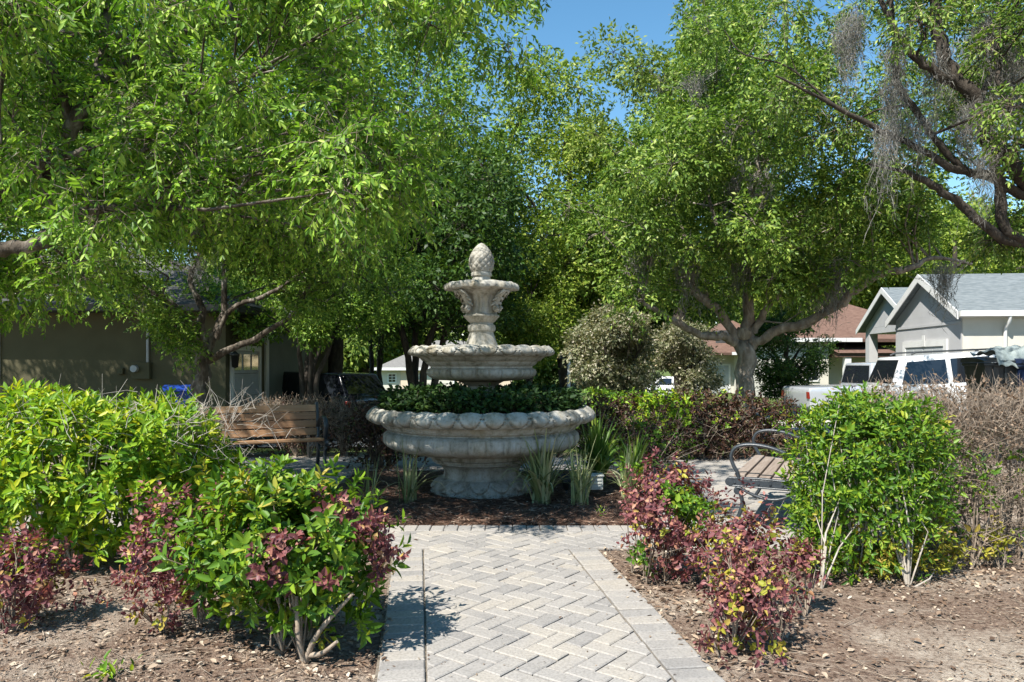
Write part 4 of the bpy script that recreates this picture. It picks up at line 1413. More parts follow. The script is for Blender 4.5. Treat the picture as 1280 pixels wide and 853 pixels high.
# ------------------------------------------------------------------ shrubs and hedges
def shell_points(r, n, centre, half, power=2.6, lo=.55, seed=0, zlo=.05, irr=.16):
    """points in the outer part of an uneven rounded block standing on the ground; returns points and outward directions"""
    out_p, out_d = [], []
    rs = np.random.default_rng(seed)
    ks = rs.normal(0, 3.2, (6, 3))
    ph = rs.uniform(0, 6.28, 6)
    d = rand_dir(r, n * 2)
    d[:, 2] = np.abs(d[:, 2]) * np.where(r.uniform(0, 1, n * 2) < .42, -1, 1)
    d = nrm(d)
    se = (np.abs(d) ** power).sum(1) ** (-1 / power)
    bump = 1 + irr * np.sin(d @ ks.T + ph).sum(1) / 2.2
    u = (lo ** 2 + (1 - lo ** 2) * r.uniform(0, 1, len(d))) ** .5
    p = d * (se * bump * u)[:, None] * np.array(half) + np.array(centre)
    k = p[:, 2] > zlo
    p, d = p[k][:n], d[k][:n]
    return p, nrm(d * np.array([1, 1, 1.]) / np.array(half) * min(half))


def rosette(r, P, D, n, L, wr=.38, length=.08, open0=1.35, open1=.55, fold=.3, droop=.12):
    """leaves spiralling round shoots"""
    K = len(P)
    D = nrm(D)
    ref = np.where(np.abs(D[:, 2:3]) < .85, np.array([[0, 0, 1.]]), np.array([[1., 0, 0]]))
    U = nrm(np.cross(D, ref))
    V = np.cross(D, U)
    Ps, Ds, Ns, Ls = [], [], [], []
    az0 = r.uniform(0, 2 * PI, (K, 1))
    for i in range(n):
        t = i / max(1, n - 1)
        az = az0 + i * 2.4 + r.normal(0, .2, (K, 1))
        rad = U * np.cos(az) + V * np.sin(az)
        op = open0 + (open1 - open0) * t + r.normal(0, .16, (K, 1))
        Ps.append(P + D * length * (t - .6) + rad * .004)
        dd = D * np.cos(op) + rad * np.sin(op)
        Ds.append(dd)
        Ns.append(D * np.sin(op) - rad * np.cos(op) + r.normal(0, .2, (K, 3)))
        Ls.append(np.full(K, (1.05 - .35 * t)) * r.uniform(.5, 1.28, K))
    Pp, Dd, Nn, LL = np.concatenate(Ps), np.concatenate(Ds), np.concatenate(Ns), np.concatenate(Ls) * L
    return leaf_arrays(Pp, Dd + r.normal(0, .14, Dd.shape), Nn, LL, LL * wr * r.uniform(.8, 1.2, len(LL)), fold, r.uniform(-.08, .42, (len(LL), 1)))


def shrub_stems(r, base, P, D, k, r0=.012, nb=5, spread=.12):
    """stems from a few ground points to some of the shoots"""
    b = np.array(base) + np.column_stack([r.normal(0, spread, nb), r.normal(0, spread, nb), np.zeros(nb)])
    sel = r.choice(len(P), min(k, len(P)), replace=False)
    T = P[sel]
    i = np.argmin(np.linalg.norm(T[:, None, :2] - b[None, :, :2], axis=2), 1)
    A = b[i]
    mid = A * .5 + T * .5 + r.normal(0, .05, T.shape) + np.array([0, 0, .04])
    mid[:, :2] = mid[:, :2] * .6 + A[:, :2] * .4 + r.normal(0, .04, (len(T), 2))
    return twig_arrays(A, mid, T, r0 * r.uniform(.4, 1.0, len(T)), r0 * .2, 4)


def shrub(name, label, base, centre, half, n, L, seed, mats, pick=None, leaves=7, wr=.4, power=2.4, lo=.5, irr=.18, stems=60, stem_mat='twig', r0=.012, nb=5, spread=.12,
          length=.08, up=.5, group=None, cat='shrub', part='foliage', zlo=.06, extra=None, open0=1.35, open1=.5, patch=None):
    r = np.random.default_rng(seed)
    root = thing(name, label, cat, tuple(base), group=group)
    P, D = shell_points(r, n, centre, half, power, lo, seed + 1, zlo + base[2], irr)
    if extra is not None:
        P, D = np.vstack([P, extra[0]]), np.vstack([D, extra[1]])
    D = nrm(D + np.array([0, 0, up]) + r.normal(0, .35, P.shape))
    st = shrub_stems(r, base, P, D, stems, r0, nb, spread)
    np_mesh('stems', [(*st, 0)], M[stem_mat], root)
    idx = np.zeros(len(P), int) if pick is None else pick(P, r)
    parts = {}
    for i, mname in enumerate(mats):
        k = idx == i
        if not k.any(): continue
        Pk, Dk, Lk, wk = P[k], D[k], L, wr
        if mname == 'leaf_purple' and i > 0:
            Pk = np.repeat(Pk, 3, 0) + r.normal(0, .028, (3 * len(Pk), 3))
            Dk, Lk, wk = np.repeat(Dk, 3, 0) + r.normal(0, .3, (3 * len(Dk), 3)), L * .58, .6
        v, q = rosette(r, Pk, Dk, leaves, Lk * r.uniform(.9, 1.1), wk, length, open0, open1)
        nm = part if i == 0 else {'leaf_purple': 'purple_foliage', 'leaf_yellow': 'yellow_foliage', 'leaf_dead': 'dead_foliage', 'leaf_emerald': 'green_foliage', 'leaf_hedge': 'green_foliage'}.get(mname, 'foliage')
        np_mesh(nm, [(v, q, 0)], M[mname], root)
    return root, P, D, r


def twig_cloud(root, r, centre, half, n, mat, Lr=(.08, .25), rad=(.002, .004), upb=.4, name='twigs', zlo=.04, leaves=0, leafmat='leaf_dead', Ll=.035, base=None, stems=0, shell=.3):
    P, d = shell_points(r, n, centre, half, 3.2, shell, 5, zlo, .08)
    n = len(P)
    dd = nrm(d * .5 + r.normal(0, .6, (n, 3)) + np.array([0, 0, upb]))
    ln = r.uniform(Lr[0], Lr[1], (n, 1))
    E = P + dd * ln
    c = [(*twig_arrays(P - dd * ln * .5, P + r.normal(0, .02, P.shape), E, r.uniform(rad[0], rad[1], n), rad[0] * .5, 3), 0)]
    if stems:
        x = centre[0] + half[0] * r.uniform(-.92, .92, stems)
        y = centre[1] + half[1] * r.uniform(-.6, .6, stems)
        A = np.stack([x, y, np.full(stems, -.03)], 1)
        T = A + np.stack([r.normal(0, .14, stems), r.normal(0, .1, stems), r.uniform(.55, .95, stems) * (centre[2] + half[2])], 1)
        c.append((*twig_arrays(A, (A + T) / 2 + r.normal(0, .05, A.shape), T, r.uniform(.008, .016, stems), .004, 5), 0))
    o = np_mesh(name, c, M[mat], root)
    o['kind'] = 'stuff'
    if leaves:
        k = r.choice(n, min(n, leaves), replace=True)
        Pl = P[k] + dd[k] * ln[k] * r.uniform(0, 1, (len(k), 1))
        v, q = leaf_arrays(Pl, rand_dir(r, len(k)) + dd[k] * .6, rand_dir(r, len(k)), Ll * r.uniform(.6, 1.2, len(k)), Ll * .45, .6, .3, simple=True)
        np_mesh('dead_foliage', [(v, q, 0)], M[leafmat], root)
    return o


def blades(name, label, base, n, L, w, seed, mat, cat='plant', tilt=(.1, .9), group=None):
    r = np.random.default_rng(seed)
    root = thing(name, label, cat, tuple(base), group=group)
    chunks = []
    az = r.uniform(0, 2 * PI, n)
    tl = r.uniform(tilt[0], tilt[1], n)
    ll = L * r.uniform(.55, 1.1, n)
    A = np.array(base) + np.column_stack([r.normal(0, .035, n), r.normal(0, .035, n), np.zeros(n)])
    seg = 6
    hd = np.column_stack([np.cos(az), np.sin(az), np.zeros(n)])
    sd = np.column_stack([-np.sin(az), np.cos(az), np.zeros(n)])
    rows = []
    for i in range(seg + 1):
        t = i / seg
        a = tl * (.35 + 1.1 * t ** 1.5) + (tl > .7) * t * t * .9
        if i == 0: pos = A.copy()
        else: pos = pos + (hd * np.sin(a)[:, None] + np.array([0, 0, 1.]) * np.cos(a)[:, None]) * (ll / seg)[:, None]
        ww = w * (.55 + .6 * math.sin(PI * min(1, t * 1.1 + .12))) * (1 - t ** 4) + .0008
        up = np.array([0, 0, 1.]) * np.sin(a)[:, None] - hd * np.cos(a)[:, None]
        rows += [pos - sd * ww / 2 + up * ww * .18, pos, pos + sd * ww / 2 + up * ww * .18]
    V = np.stack(rows, 1).reshape(-1, 3)
    k = 3 * (seg + 1)
    loc = []
    for i in range(seg):
        for j in range(2):
            loc.append((3 * i + j, 3 * i + j + 1, 3 * i + j + 4, 3 * i + j + 3))
    q = (np.arange(n)[:, None, None] * k + np.array(loc)[None]).reshape(-1, 4)
    np_mesh('leaf_blades', [(V, q, 0)], M[mat], root, smooth=True)
    return root


def build_shrubs():
    rr = np.random.default_rng(500)
    # big yellow green hedge on the left
    g = 0.
    c = np.array([-3.02, 5.35, .55])
    root, P, D, r = shrub('hedge', 'large yellow green hedge with pointed leaves at left, in front of the wooden bench', (-3.02, 5.35, -.02), c, (1.02, .62, .66), 1650, .082, 301, ['leaf_hedge'], leaves=9, wr=.36, power=3.0, lo=.6, irr=.10, stems=140, nb=22, spread=.5, up=.65, length=.10, cat='hedge', stem_mat='twig_grey', zlo=.12)
    twig_cloud(root, r, (-2.30, 5.4, .88), (.12, .3, .20), 220, 'twig_grey', (.06, .15), (.002, .004), .5, 'bare_twigs', zlo=.4, leaves=110, leafmat='leaf_olive', Ll=.035, shell=.1)
    twig_cloud(root, r, (-2.6, 5.2, .95), (.9, .5, .25), 220, 'twig_grey', (.08, .2), (.002, .0035), .3, 'bare_twigs', zlo=.4, shell=.5)
    # mixed shrub at the front left of the path
    c = np.array([-1.12, 3.72, .47])

    def pick(P, r):
        a = np.zeros(len(P), int)
        for cc, rad in (((-.74, 3.58, .82), .21), ((-.63, 3.7, .62), .13), ((-1.03, 3.35, .66), .11), ((-1.10, 3.35, .48), .09), ((-.62, 3.55, .46), .10), ((-1.02, 3.8, .98), .12), ((-.82, 3.32, .40), .06)):
            dd = np.linalg.norm(P - np.array(cc), axis=1)
            a[dd < rad * r.uniform(.75, 1.2, len(P))] = 1
        k = (a == 0) & (r.uniform(0, 1, len(P)) < .03)
        a[k] = 2
        return a
    root, P, D, r = shrub('mixed_shrub', 'leafy green shrub mottled with purple sprigs at the left edge of the path', (-1.02, 3.72, -.02), c, (.56, .42, .43), 760, .072, 302, ['leaf_emerald', 'leaf_purple', 'leaf_yellow'], pick, leaves=8, wr=.40, power=2.3, lo=.45, irr=.22, stems=40, nb=7, spread=.12, r0=.011, up=.5, stem_mat='twig', zlo=.10, length=.07)
    # a stout leaning bare stem at its foot
    mb = MB()
    for l in ([(-.98, 3.5, -.02, .016), (-.93, 3.46, .10, .014), (-.86, 3.45, .2, .011), (-.74, 3.44, .33, .007)], [(-.98, 3.5, -.02, .015), (-1.0, 3.46, .12, .013), (-1.02, 3.5, .3, .009)], [(-.97, 3.5, .02, .014), (-.88, 3.42, .06, .012), (-.80, 3.38, .13, .008)]):
        s = smooth_line(l, 4)
        mb.tube([tuple(p[:3]) for p in s], [p[3] for p in s], 7)
    mb.build('bare_stem', M['twig'], root, world=True, fixn=False)
    # purple shrubs
    PG = 'purple leaved shrubs around the path'

    def ps(label, base, centre, half, n, seed, L=.05, green=.0, stems=40, lo=.3, irr=.3, sm='twig', yellow=.05):
        def pk(P, r):
            a = np.zeros(len(P), int)
            k = r.uniform(0, 1, len(P))
            a[k < yellow] = 1
            gr = np.sin(P @ np.array([7.3, 3.1, 9.7]) + seed) + np.sin(P @ np.array([-6.1, 8.2, 7.1]) + 2 * seed)
            if green > 0:
                a[(gr > 2 * (1 - green) - .35) & (k > yellow)] = 2
            return a
        return shrub('purple_shrub', label, base, centre, half, int(n * 1.9), L * .78, seed, ['leaf_purple', 'leaf_yellow', 'leaf_emerald'], pk, leaves=7, wr=.60, power=2.1, lo=lo, irr=irr, stems=int(stems * .6), nb=6, spread=.09, r0=.007, up=.35, group=PG, stem_mat=sm, length=.06, zlo=.03, open0=1.5, open1=.6)
    ps('dark purple shrub between the yellow green hedge and the mottled shrub', (-1.72, 3.85, -.02), (-1.72, 3.8, .40), (.29, .24, .38), 210, 311, yellow=.05)
    ps('small purple shrub cut by the left edge of the photo', (-2.62, 3.95, -.02), (-2.6, 3.95, .26), (.26, .22, .24), 120, 312)
    ps('dense purple shrub with green sprigs at the right edge of the path', (1.02, 4.85, -.02), (1.02, 4.85, .43), (.33, .33, .36), 330, 313, green=.30, stems=60, L=.052, irr=.2)
    ps('sprawling purple shrub with pale bare stems in front of the right hedge', (1.30, 4.3, -.02), (1.36, 4.35, .31), (.33, .3, .27), 175, 314, green=.12, yellow=.12, stems=70, lo=.15, irr=.35)
    ps('low thin purple shrub nearest the camera on the right of the path', (1.12, 3.62, -.02), (1.14, 3.6, .24), (.24, .2, .27), 125, 315, yellow=.14, stems=55, lo=.1, irr=.4)
    ps('tiny purple sprig beside the foot of the right green hedge', (1.58, 4.15, -.02), (1.6, 4.12, .30), (.13, .1, .11), 24, 316, yellow=.15, stems=14, lo=.1)
    # right green hedge
    c = np.array([2.38, 4.98, .55])

    def pk(P, r):
        a = np.zeros(len(P), int)
        a[(P[:, 2] < .3) & (P[:, 0] > 2.25) & (r.uniform(0, 1, len(P)) < .6)] = 1
        a[r.uniform(0, 1, len(P)) < .012] = 1
        return a
    root, P, D, r = shrub('hedge', 'tall bright green leafy hedge right of the path, beside the dead brown hedge', (2.38, 4.98, -.02), c, (.46, .42, .64), 1500, .056, 321, ['leaf_emerald', 'leaf_yellow'], pk, leaves=9, wr=.36, power=4.5, lo=.6, irr=.09, stems=90, nb=14, spread=.28, up=.35, length=.10, cat='hedge', stem_mat='twig_grey', zlo=.05)
    # thin leafy overlap into the dead hedge
    root, P, D, r = shrub('hedge', 'dead brown twiggy hedge at the right edge of the photo, green only at its foot', (3.2, 5.35, -.02), (2.95, 5.2, .50), (.62, .3, .5), 170, .06, 322, ['leaf_emerald', 'leaf_yellow'],
                          lambda P, r: np.where((P[:, 2] < .35) & (r.uniform(0, 1, len(P)) < .55), 1, 0), leaves=7, wr=.42, power=2.6, lo=.2, irr=.3, stems=36, nb=18, spread=.45, up=.35, cat='hedge', stem_mat='twig', zlo=.05)
    twig_cloud(root, r, (3.35, 5.4, .98), (1.05, .42, .24), 2300, 'twig', (.06, .2), (.002, .0038), .55, 'dead_twigs', zlo=.3, leaves=4200, Ll=.036, stems=0, shell=.15)
    twig_cloud(root, r, (3.35, 5.4, .5), (1.05, .4, .52), 1500, 'twig', (.1, .32), (.0022, .0045), .25, 'dead_twigs', zlo=.02, leaves=900, Ll=.035, stems=46, shell=.05)
    # yellow leaved plants at its foot
    for i, (x, y, h, lb) in enumerate(((2.62, 4.93, .10, 'low yellow leaved plant at the foot of the dead hedge, nearest the green hedge'), (2.98, 5.02, .13, 'yellow leaved plant in the middle of the dead hedge foot'), (3.36, 5.08, .15, 'yellow leaved plant under the dead hedge near the right edge'))):
        shrub('yellow_plant', lb, (x, y, -.02), (x, y, h), (.12, .08, h * .9), 22, .05, 331 + i, ['leaf_yellow'], leaves=7, wr=.5, lo=.1, stems=10, nb=2, spread=.02, r0=.006, group='yellow plants at the hedge foot', cat='plant')
    # clipped rust hedge behind the fountain
    c = np.array([2.55, 10.85, .45])

    def pk2(P, r):
        a = np.zeros(len(P), int)
        gsp = (np.abs(P[:, 0] - 2.2) < .42) & (P[:, 2] > .5)
        a[gsp & (r.uniform(0, 1, len(P)) < .6)] = 1
        a[(r.uniform(0, 1, len(P)) < .06)] = 1
        return a
    root, P, D, r = shrub('hedge', 'clipped dark rust brown hedge behind the fountain, right of the basin', (2.5, 10.85, -.02), c, (1.65, .38, .50), 1900, .066, 341, ['leaf_rust', 'leaf_hedge'], pk2, leaves=7, wr=.48, power=5, lo=.4, irr=.06, stems=220, nb=18, spread=.7, up=.3, cat='hedge', stem_mat='twig_dark')
    twig_cloud(root, r, (2.5, 10.7, .35), (1.6, .3, .36), 500, 'twig', (.1, .25), (.003, .005), .3, 'bare_twigs', zlo=.02)
    root, P, D, r = shrub('hedge', 'sparse brown clipped hedge behind the wooden bench, before the black car', (-3.3, 11.3, -.02), (-3.25, 11.3, .42), (1.1, .36, .42), 500, .06, 342, ['leaf_rust'], leaves=6, wr=.48, power=4.5, lo=.5, irr=.08, stems=160, nb=12, spread=.5, up=.3, cat='hedge', stem_mat='twig')
    twig_cloud(root, r, (-3.25, 11.2, .62), (1.1, .34, .22), 1400, 'twig', (.08, .22), (.003, .005), .4, 'bare_twigs', zlo=.1, leaves=900, Ll=.05)
    shrub('dark_shrub', 'dark shaded purple shrub at the left foot of the fountain', (-1.75, 9.85, -.02), (-1.75, 9.85, .46), (.58, .3, .48), 420, .06, 343, ['leaf_rust'], leaves=7, wr=.55, power=2.3, lo=.3, irr=.3, stems=80, nb=5, spread=.1, up=.3, stem_mat='twig_dark')
    shrub('hedge', 'low green hedge beyond the fountain under the grey green trees', (2.2, 14.2, gz(2.2, 14.2)), (2.2, 14.2, .35), (1.5, .4, .55), 900, .09, 344, ['leaf_emerald'], leaves=6, wr=.45, power=3.5, lo=.5, irr=.12, stems=60, cat='hedge', spread=.6, nb=8)
    # mixed low plants behind right of the fountain
    shrub('small_shrub', 'small rust and green shrub between the lilies and the right bench', (1.75, 9.3, -.02), (1.75, 9.3, .34), (.48, .3, .36), 330, .055, 345, ['leaf_rust', 'leaf_emerald'], lambda P, r: (r.uniform(0, 1, len(P)) < .35).astype(int), leaves=7, wr=.5, lo=.3, irr=.3, stems=60, up=.4, stem_mat='twig')
    shrub('small_shrub', 'small dark purple shrub under the back of the left hedge beside the bench', (-1.72, 4.75, -.02), (-1.72, 4.75, .42), (.2, .2, .3), 90, .045, 346, ['leaf_purple'], leaves=6, wr=.58, lo=.3, irr=.3, stems=24)
    # strap leaved plants round the fountain
    SG = 'spiky plants in the fountain bed'
    blades('spiky_plant', 'large variegated spiky clump in front of the fountain foot, right side', (.30, 7.25, .02), 150, .86, .024, 351, 'blade', tilt=(.05, 1.0), group=SG)
    blades('spiky_plant', 'thin spiky clump beside the white box', (.66, 7.2, .02), 46, .66, .017, 352, 'blade', tilt=(.05, .8), group=SG)
    blades('spiky_plant', 'sparse arching spiky clump at the left foot of the fountain', (-1.02, 7.25, .02), 30, .68, .016, 353, 'blade', tilt=(.1, 1.0), group=SG)
    blades('spiky_plant', 'few dark spiky blades near the left corner of the bed', (-1.38, 7.1, .02), 18, .55, .015, 354, 'blade', tilt=(.1, .9), group=SG)
    blades('spiky_plant', 'pale spiky clump behind the purple shrub at the right of the bed', (1.18, 7.5, .02), 46, .6, .018, 355, 'blade', tilt=(.1, 1.0), group=SG)
    blades('lily_plant', 'tall green strap leaved clump right behind the basin', (.98, 8.5, .02), 110, .85, .036, 356, 'blade_green', tilt=(.05, .95), group='green strap leaved clumps right of the fountain')
    blades('lily_plant', 'shorter green strap leaved clump nearer the right bench', (1.32, 8.1, .02), 80, .7, .032, 357, 'blade_green', tilt=(.1, 1.05), group='green strap leaved clumps right of the fountain')
    # seedlings and a fallen sprig on the soil
    shrub('weed', 'tiny green weed at the front edge of the mulch bed', (.80, 6.62, .02), (.80, 6.62, .05), (.07, .06, .05), 14, .035, 361, ['leaf_emerald'], leaves=5, wr=.4, lo=.1, stems=5, cat='weed', nb=2, spread=.01, r0=.003)
    shrub('fallen_sprig', 'fallen green leaf sprig lying on the soil at bottom left', (-1.80, 3.30, 0), (-1.80, 3.30, .025), (.10, .05, .02), 9, .07, 362, ['leaf_hedge'], leaves=4, wr=.35, lo=.1, stems=4, cat='sprig', nb=2, spread=.02, r0=.003, zlo=-.01)


# ------------------------------------------------------------------ vehicles
def tapered(mb, prof, w_of_z, bev=.05, mat=0):
    bm = bmesh.new()
    L = [bm.verts.new((x, -w_of_z(z), z)) for x, z in prof]
    R = [bm.verts.new((x, w_of_z(z), z)) for x, z in prof]
    n = len(prof)
    bm.faces.new(L)
    bm.faces.new(R[::-1])
    for i in range(n):
        j = (i + 1) % n
        bm.faces.new([L[j], L[i], R[i], R[j]])
    bmesh.ops.bevel(bm, geom=bm.edges[:], offset=bev, segments=3, affect='EDGES', profile=.5, clamp_overlap=True)
    bm.verts.index_update()
    mb.add([v.co.copy() for v in bm.verts], [[v.index for v in f.verts] for f in bm.faces], mat, True)
    bm.free()


def build_vehicle(name, label, cat, loc, rotz, paint, lower, cabin, belt, roof, wb, wt, side_glass, wheels, wr, rack=False, lights=None, pitch=0.0, bed=None, group=None):
    root = thing(name, label, cat, loc, rotz, group)
    root.rotation_euler = (0, pitch, rotz)
    mb = MB()
    wz = lambda z: wb + .0 * z - .05 * max(0, .55 - z)
    tapered(mb, lower, wz, .06)
    cw = lambda z: wb - .035 + (wt - wb + .035) * np.clip((z - belt) / (roof - belt), 0, 1)
    tapered(mb, cabin, cw, .05)
    # wheel arches
    for wx in wheels:
        for sd in (-1, 1):
            mb.tube([(wx, sd * (wb - .15), wr), (wx, sd * (wb + .004), wr)], wr + .07, 24, mat=1, smooth=False)
    # belt moulding and door seams
    for sd in (-1, 1):
        mb.box(lower[1][0] + .3, lower[-2][0] - .4, sd * (wb + .004) - .006, sd * (wb + .004) + .006, .62, .68, mat=1)
    body = mb.build('body', [paint, M['rubber']], root, sharp=35)
    for poly in side_glass:
        for sd in (-1, 1):
            g = MB()
            pts = [(x, sd * (cw(z) + .006), z) for x, z in poly]
            inn = [(x, sd * (cw(z) - .02), z) for x, z in poly]
            n = len(pts)
            g.add(pts + inn, [tuple(range(n)), tuple(range(2 * n - 1, n - 1, -1))] + [(i, (i + 1) % n, n + (i + 1) % n, n + i) for i in range(n)])
            g.build('side_window', M['glass'], root)
    # front and rear glass lie on the cabin's end slopes
    for nm, (i, j) in (('rear_window', (0, 1)), ('windshield', (len(cabin) - 1, len(cabin) - 2))):
        a, b = np.array(cabin[i], float), np.array(cabin[j], float)
        d = b - a
        nrmv = np.array([-d[1], d[0]]) / np.linalg.norm(d)
        if (nm == 'rear_window' and nrmv[0] > 0) or (nm == 'windshield' and nrmv[0] < 0): nrmv = -nrmv
        p, q = a + d * .14 + nrmv * .008, a + d * .9 + nrmv * .008
        g = MB()
        w0, w1 = cw(p[1]) - .1, cw(q[1]) - .1
        o_ = nrmv * .02
        g.add([(p[0], -w0, p[1]), (p[0], w0, p[1]), (q[0], w1, q[1]), (q[0], -w1, q[1]), (p[0] - o_[0], -w0, p[1] - o_[1]), (p[0] - o_[0], w0, p[1] - o_[1]), (q[0] - o_[0], w1, q[1] - o_[1]), (q[0] - o_[0], -w1, q[1] - o_[1])],
              [(0, 1, 2, 3), (7, 6, 5, 4), (0, 4, 5, 1), (1, 5, 6, 2), (2, 6, 7, 3), (3, 7, 4, 0)])
        g.build(nm, M['glass'], root)
    for wx in wheels:
        for sd in (-1, 1):
            w = MB()
            prof = [(wr * .62, -.11), (wr * .92, -.11), (wr, -.06), (wr, .06), (wr * .92, .11), (wr * .62, .11)]
            V, Fc = [], []
            n = 28
            for rr_, yy in prof:
                for k in range(n):
                    th = 2 * PI * k / n
                    V.append((wx + rr_ * math.cos(th), sd * (wb - .09) + yy, wr + rr_ * math.sin(th)))
            for i in range(len(prof) - 1):
                for k in range(n):
                    Fc.append((i * n + k, i * n + (k + 1) % n, (i + 1) * n + (k + 1) % n, (i + 1) * n + k))
            w.add(V, Fc, 0, True)
            t = w.build('wheel', M['rubber'], root, sharp=40)
            h = MB()
            h.tube([(wx, sd * (wb - .16), wr), (wx, sd * (wb - .005), wr)], wr * .6, 20, smooth=False)
            for k in range(6):
                th = k * PI / 3
                h.tube([(wx, sd * (wb + .004), wr), (wx + wr * .55 * math.cos(th), sd * (wb + .002), wr + wr * .55 * math.sin(th))], .03, 6)
            h.build('rim', M['rim'], t)
    xr, xf = lower[1][0], lower[-2][0]
    for sd in (-1, 1):
        for q in side_glass[1:]:
            xs_ = q[0][0] + .03
            dt = MB()
            dt.box(xs_, xs_ + .012, sd * (wb + .001) - .004, sd * (wb + .001) + .004, .5, belt)
            dt.build('door_seam', M['bin_black'], root)
            dt = MB()
            dt.box(xs_ + .06, xs_ + .24, sd * (wb + .014) - .012, sd * (wb + .014) + .012, belt - .19, belt - .155)
            dt.build('door_handle', M['bin_black'], root)
        tl = MB()
        tl.box(xr - .012, xr + .10, sd * (wb - .075) - .06, sd * (wb - .075) + .082, belt - .30, belt - .10, bev=.015)
        tl.build('taillight', M['red'], root)
        hl = MB()
        hl.box(xf - .16, xf + .02, sd * (wb - .22) - .16, sd * (wb - .2) + .16, .62, .80, bev=.02)
        hl.build('headlight', M['rim'], root)
        mr = MB()
        mx = cabin[-1][0] - .35
        mr.box(mx - .07, mx + .07, sd * (wb + .11) - .09, sd * (wb + .11) + .09, belt + .02, belt + .17, bev=.03)
        mr.build('wing_mirror', paint, root)
        if rack:
            rk = MB()
            x0, x1 = cabin[1][0] + .25, cabin[2][0] - .15
            y = sd * (wt - .10)
            rk.tube([(x0, y, roof - .02), (x0 + .1, y, roof + .025), (x1 - .1, y, roof + .03), (x1, y, roof - .01)], .022, 6)
            rk.build('roof_rail', M['bin_black'], root)
    hb = MB()
    hb.box(xr - .05, xr + .06, -wb + .1, wb - .1, .42, .60, bev=.03)
    hb.build('rear_bumper', M['bin_black'], root)
    if bed:
        b = MB()
        b.box(bed[0], bed[1], -wb + .09, wb - .09, belt - .02, belt + .012)
        b.build('bed_cover', M['bin_black'], root)
    return root


def build_vehicles():
    lower = [(-2.40, .34), (-2.45, .95), (-2.40, 1.10), (1.15, 1.10), (2.2, .98), (2.42, .78), (2.45, .36)]
    cabin = [(-2.40, 1.06), (-2.12, 1.74), (.25, 1.80), (.5, 1.72), (1.28, 1.06)]
    sg = [[(-2.18, 1.13), (-2.02, 1.62), (-1.22, 1.65), (-1.22, 1.13)], [(-1.12, 1.13), (-1.12, 1.66), (-.32, 1.68), (-.22, 1.13)], [(-.10, 1.13), (-.20, 1.68), (.28, 1.67), (.52, 1.55), (.98, 1.13)]]
    a = math.radians(-8)
    x, y = 10.95, 16.9
    z = gz(8.3, y)
    build_vehicle('parked_suv', 'white station wagon with dark windows and roof rails parked beyond the dead hedge', 'car', (x, y, z + .06), a, M['car_white'], lower, cabin, 1.08, 1.8, .93, .74, sg, (-1.45, 1.5), .37, rack=True, pitch=-.045)
    # pickup
    lower = [(-2.80, .48), (-2.85, 1.05), (-2.80, 1.16), (1.55, 1.16), (2.6, 1.05), (2.8, .85), (2.82, .48)]
    cabin = [(-1.05, 1.12), (-.92, 1.80), (.75, 1.84), (.95, 1.78), (1.62, 1.12)]
    sg = [[(-.88, 1.19), (-.78, 1.70), (-.12, 1.72), (-.05, 1.19)], [(.07, 1.19), (.0, 1.72), (.68, 1.73), (.88, 1.66), (1.32, 1.19)]]
    x, y = 11.25, 22.0
    build_vehicle('pickup_truck', 'silver pickup truck with its tailgate towards the fountain, behind the green hedge', 'pickup truck', (x, y, gz(8.4, y) - .04), math.radians(2), M['car_silver'], lower, cabin, 1.14, 1.84, .96, .76, sg, (-1.75, 1.75), .40, pitch=-.03, bed=(-2.7, -1.1))
    # black suv
    lower = [(-2.35, .34), (-2.42, .90), (-2.36, 1.06), (1.10, 1.06), (2.15, .98), (2.35, .78), (2.38, .36)]
    cabin = [(-2.36, 1.02), (-2.0, 1.62), (.2, 1.68), (.42, 1.62), (1.25, 1.02)]
    sg = [[(-2.08, 1.10), (-1.90, 1.50), (-1.20, 1.55), (-1.20, 1.10)], [(-1.10, 1.10), (-1.10, 1.56), (-.28, 1.58), (-.20, 1.10)], [(-.08, 1.10), (-.18, 1.58), (.24, 1.57), (.46, 1.48), (.94, 1.10)]]
    x, y = -5.85, 20.6
    build_vehicle('parked_suv', 'black people carrier parked in shade behind the wooden bench', 'car', (x, y, gz(x, y) + .02), math.radians(180 - 28), M['car_black'], lower, cabin, 1.04, 1.68, .93, .72, sg, (-1.45, 1.45), .35)
    # small white car in the distance
    lower = [(-2.2, .3), (-2.25, .8), (-2.15, .95), (1.0, .92), (2.0, .82), (2.2, .65), (2.22, .32)]
    cabin = [(-1.75, .9), (-1.15, 1.38), (.1, 1.42), (.3, 1.38), (1.05, .88)]
    sg = [[(-1.35, .97), (-1.0, 1.3), (-.45, 1.32), (-.42, .97)], [(-.32, .97), (-.35, 1.32), (.12, 1.32), (.7, .95)]]
    x, y = 8.7, 42
    build_vehicle('parked_car', 'small white car glimpsed under the grey green trees before the cream house', 'car', (x, y, gz(x, y) + .02), math.radians(170), M['car_white'], lower, cabin, .92, 1.42, .86, .66, sg, (-1.3, 1.35), .32)


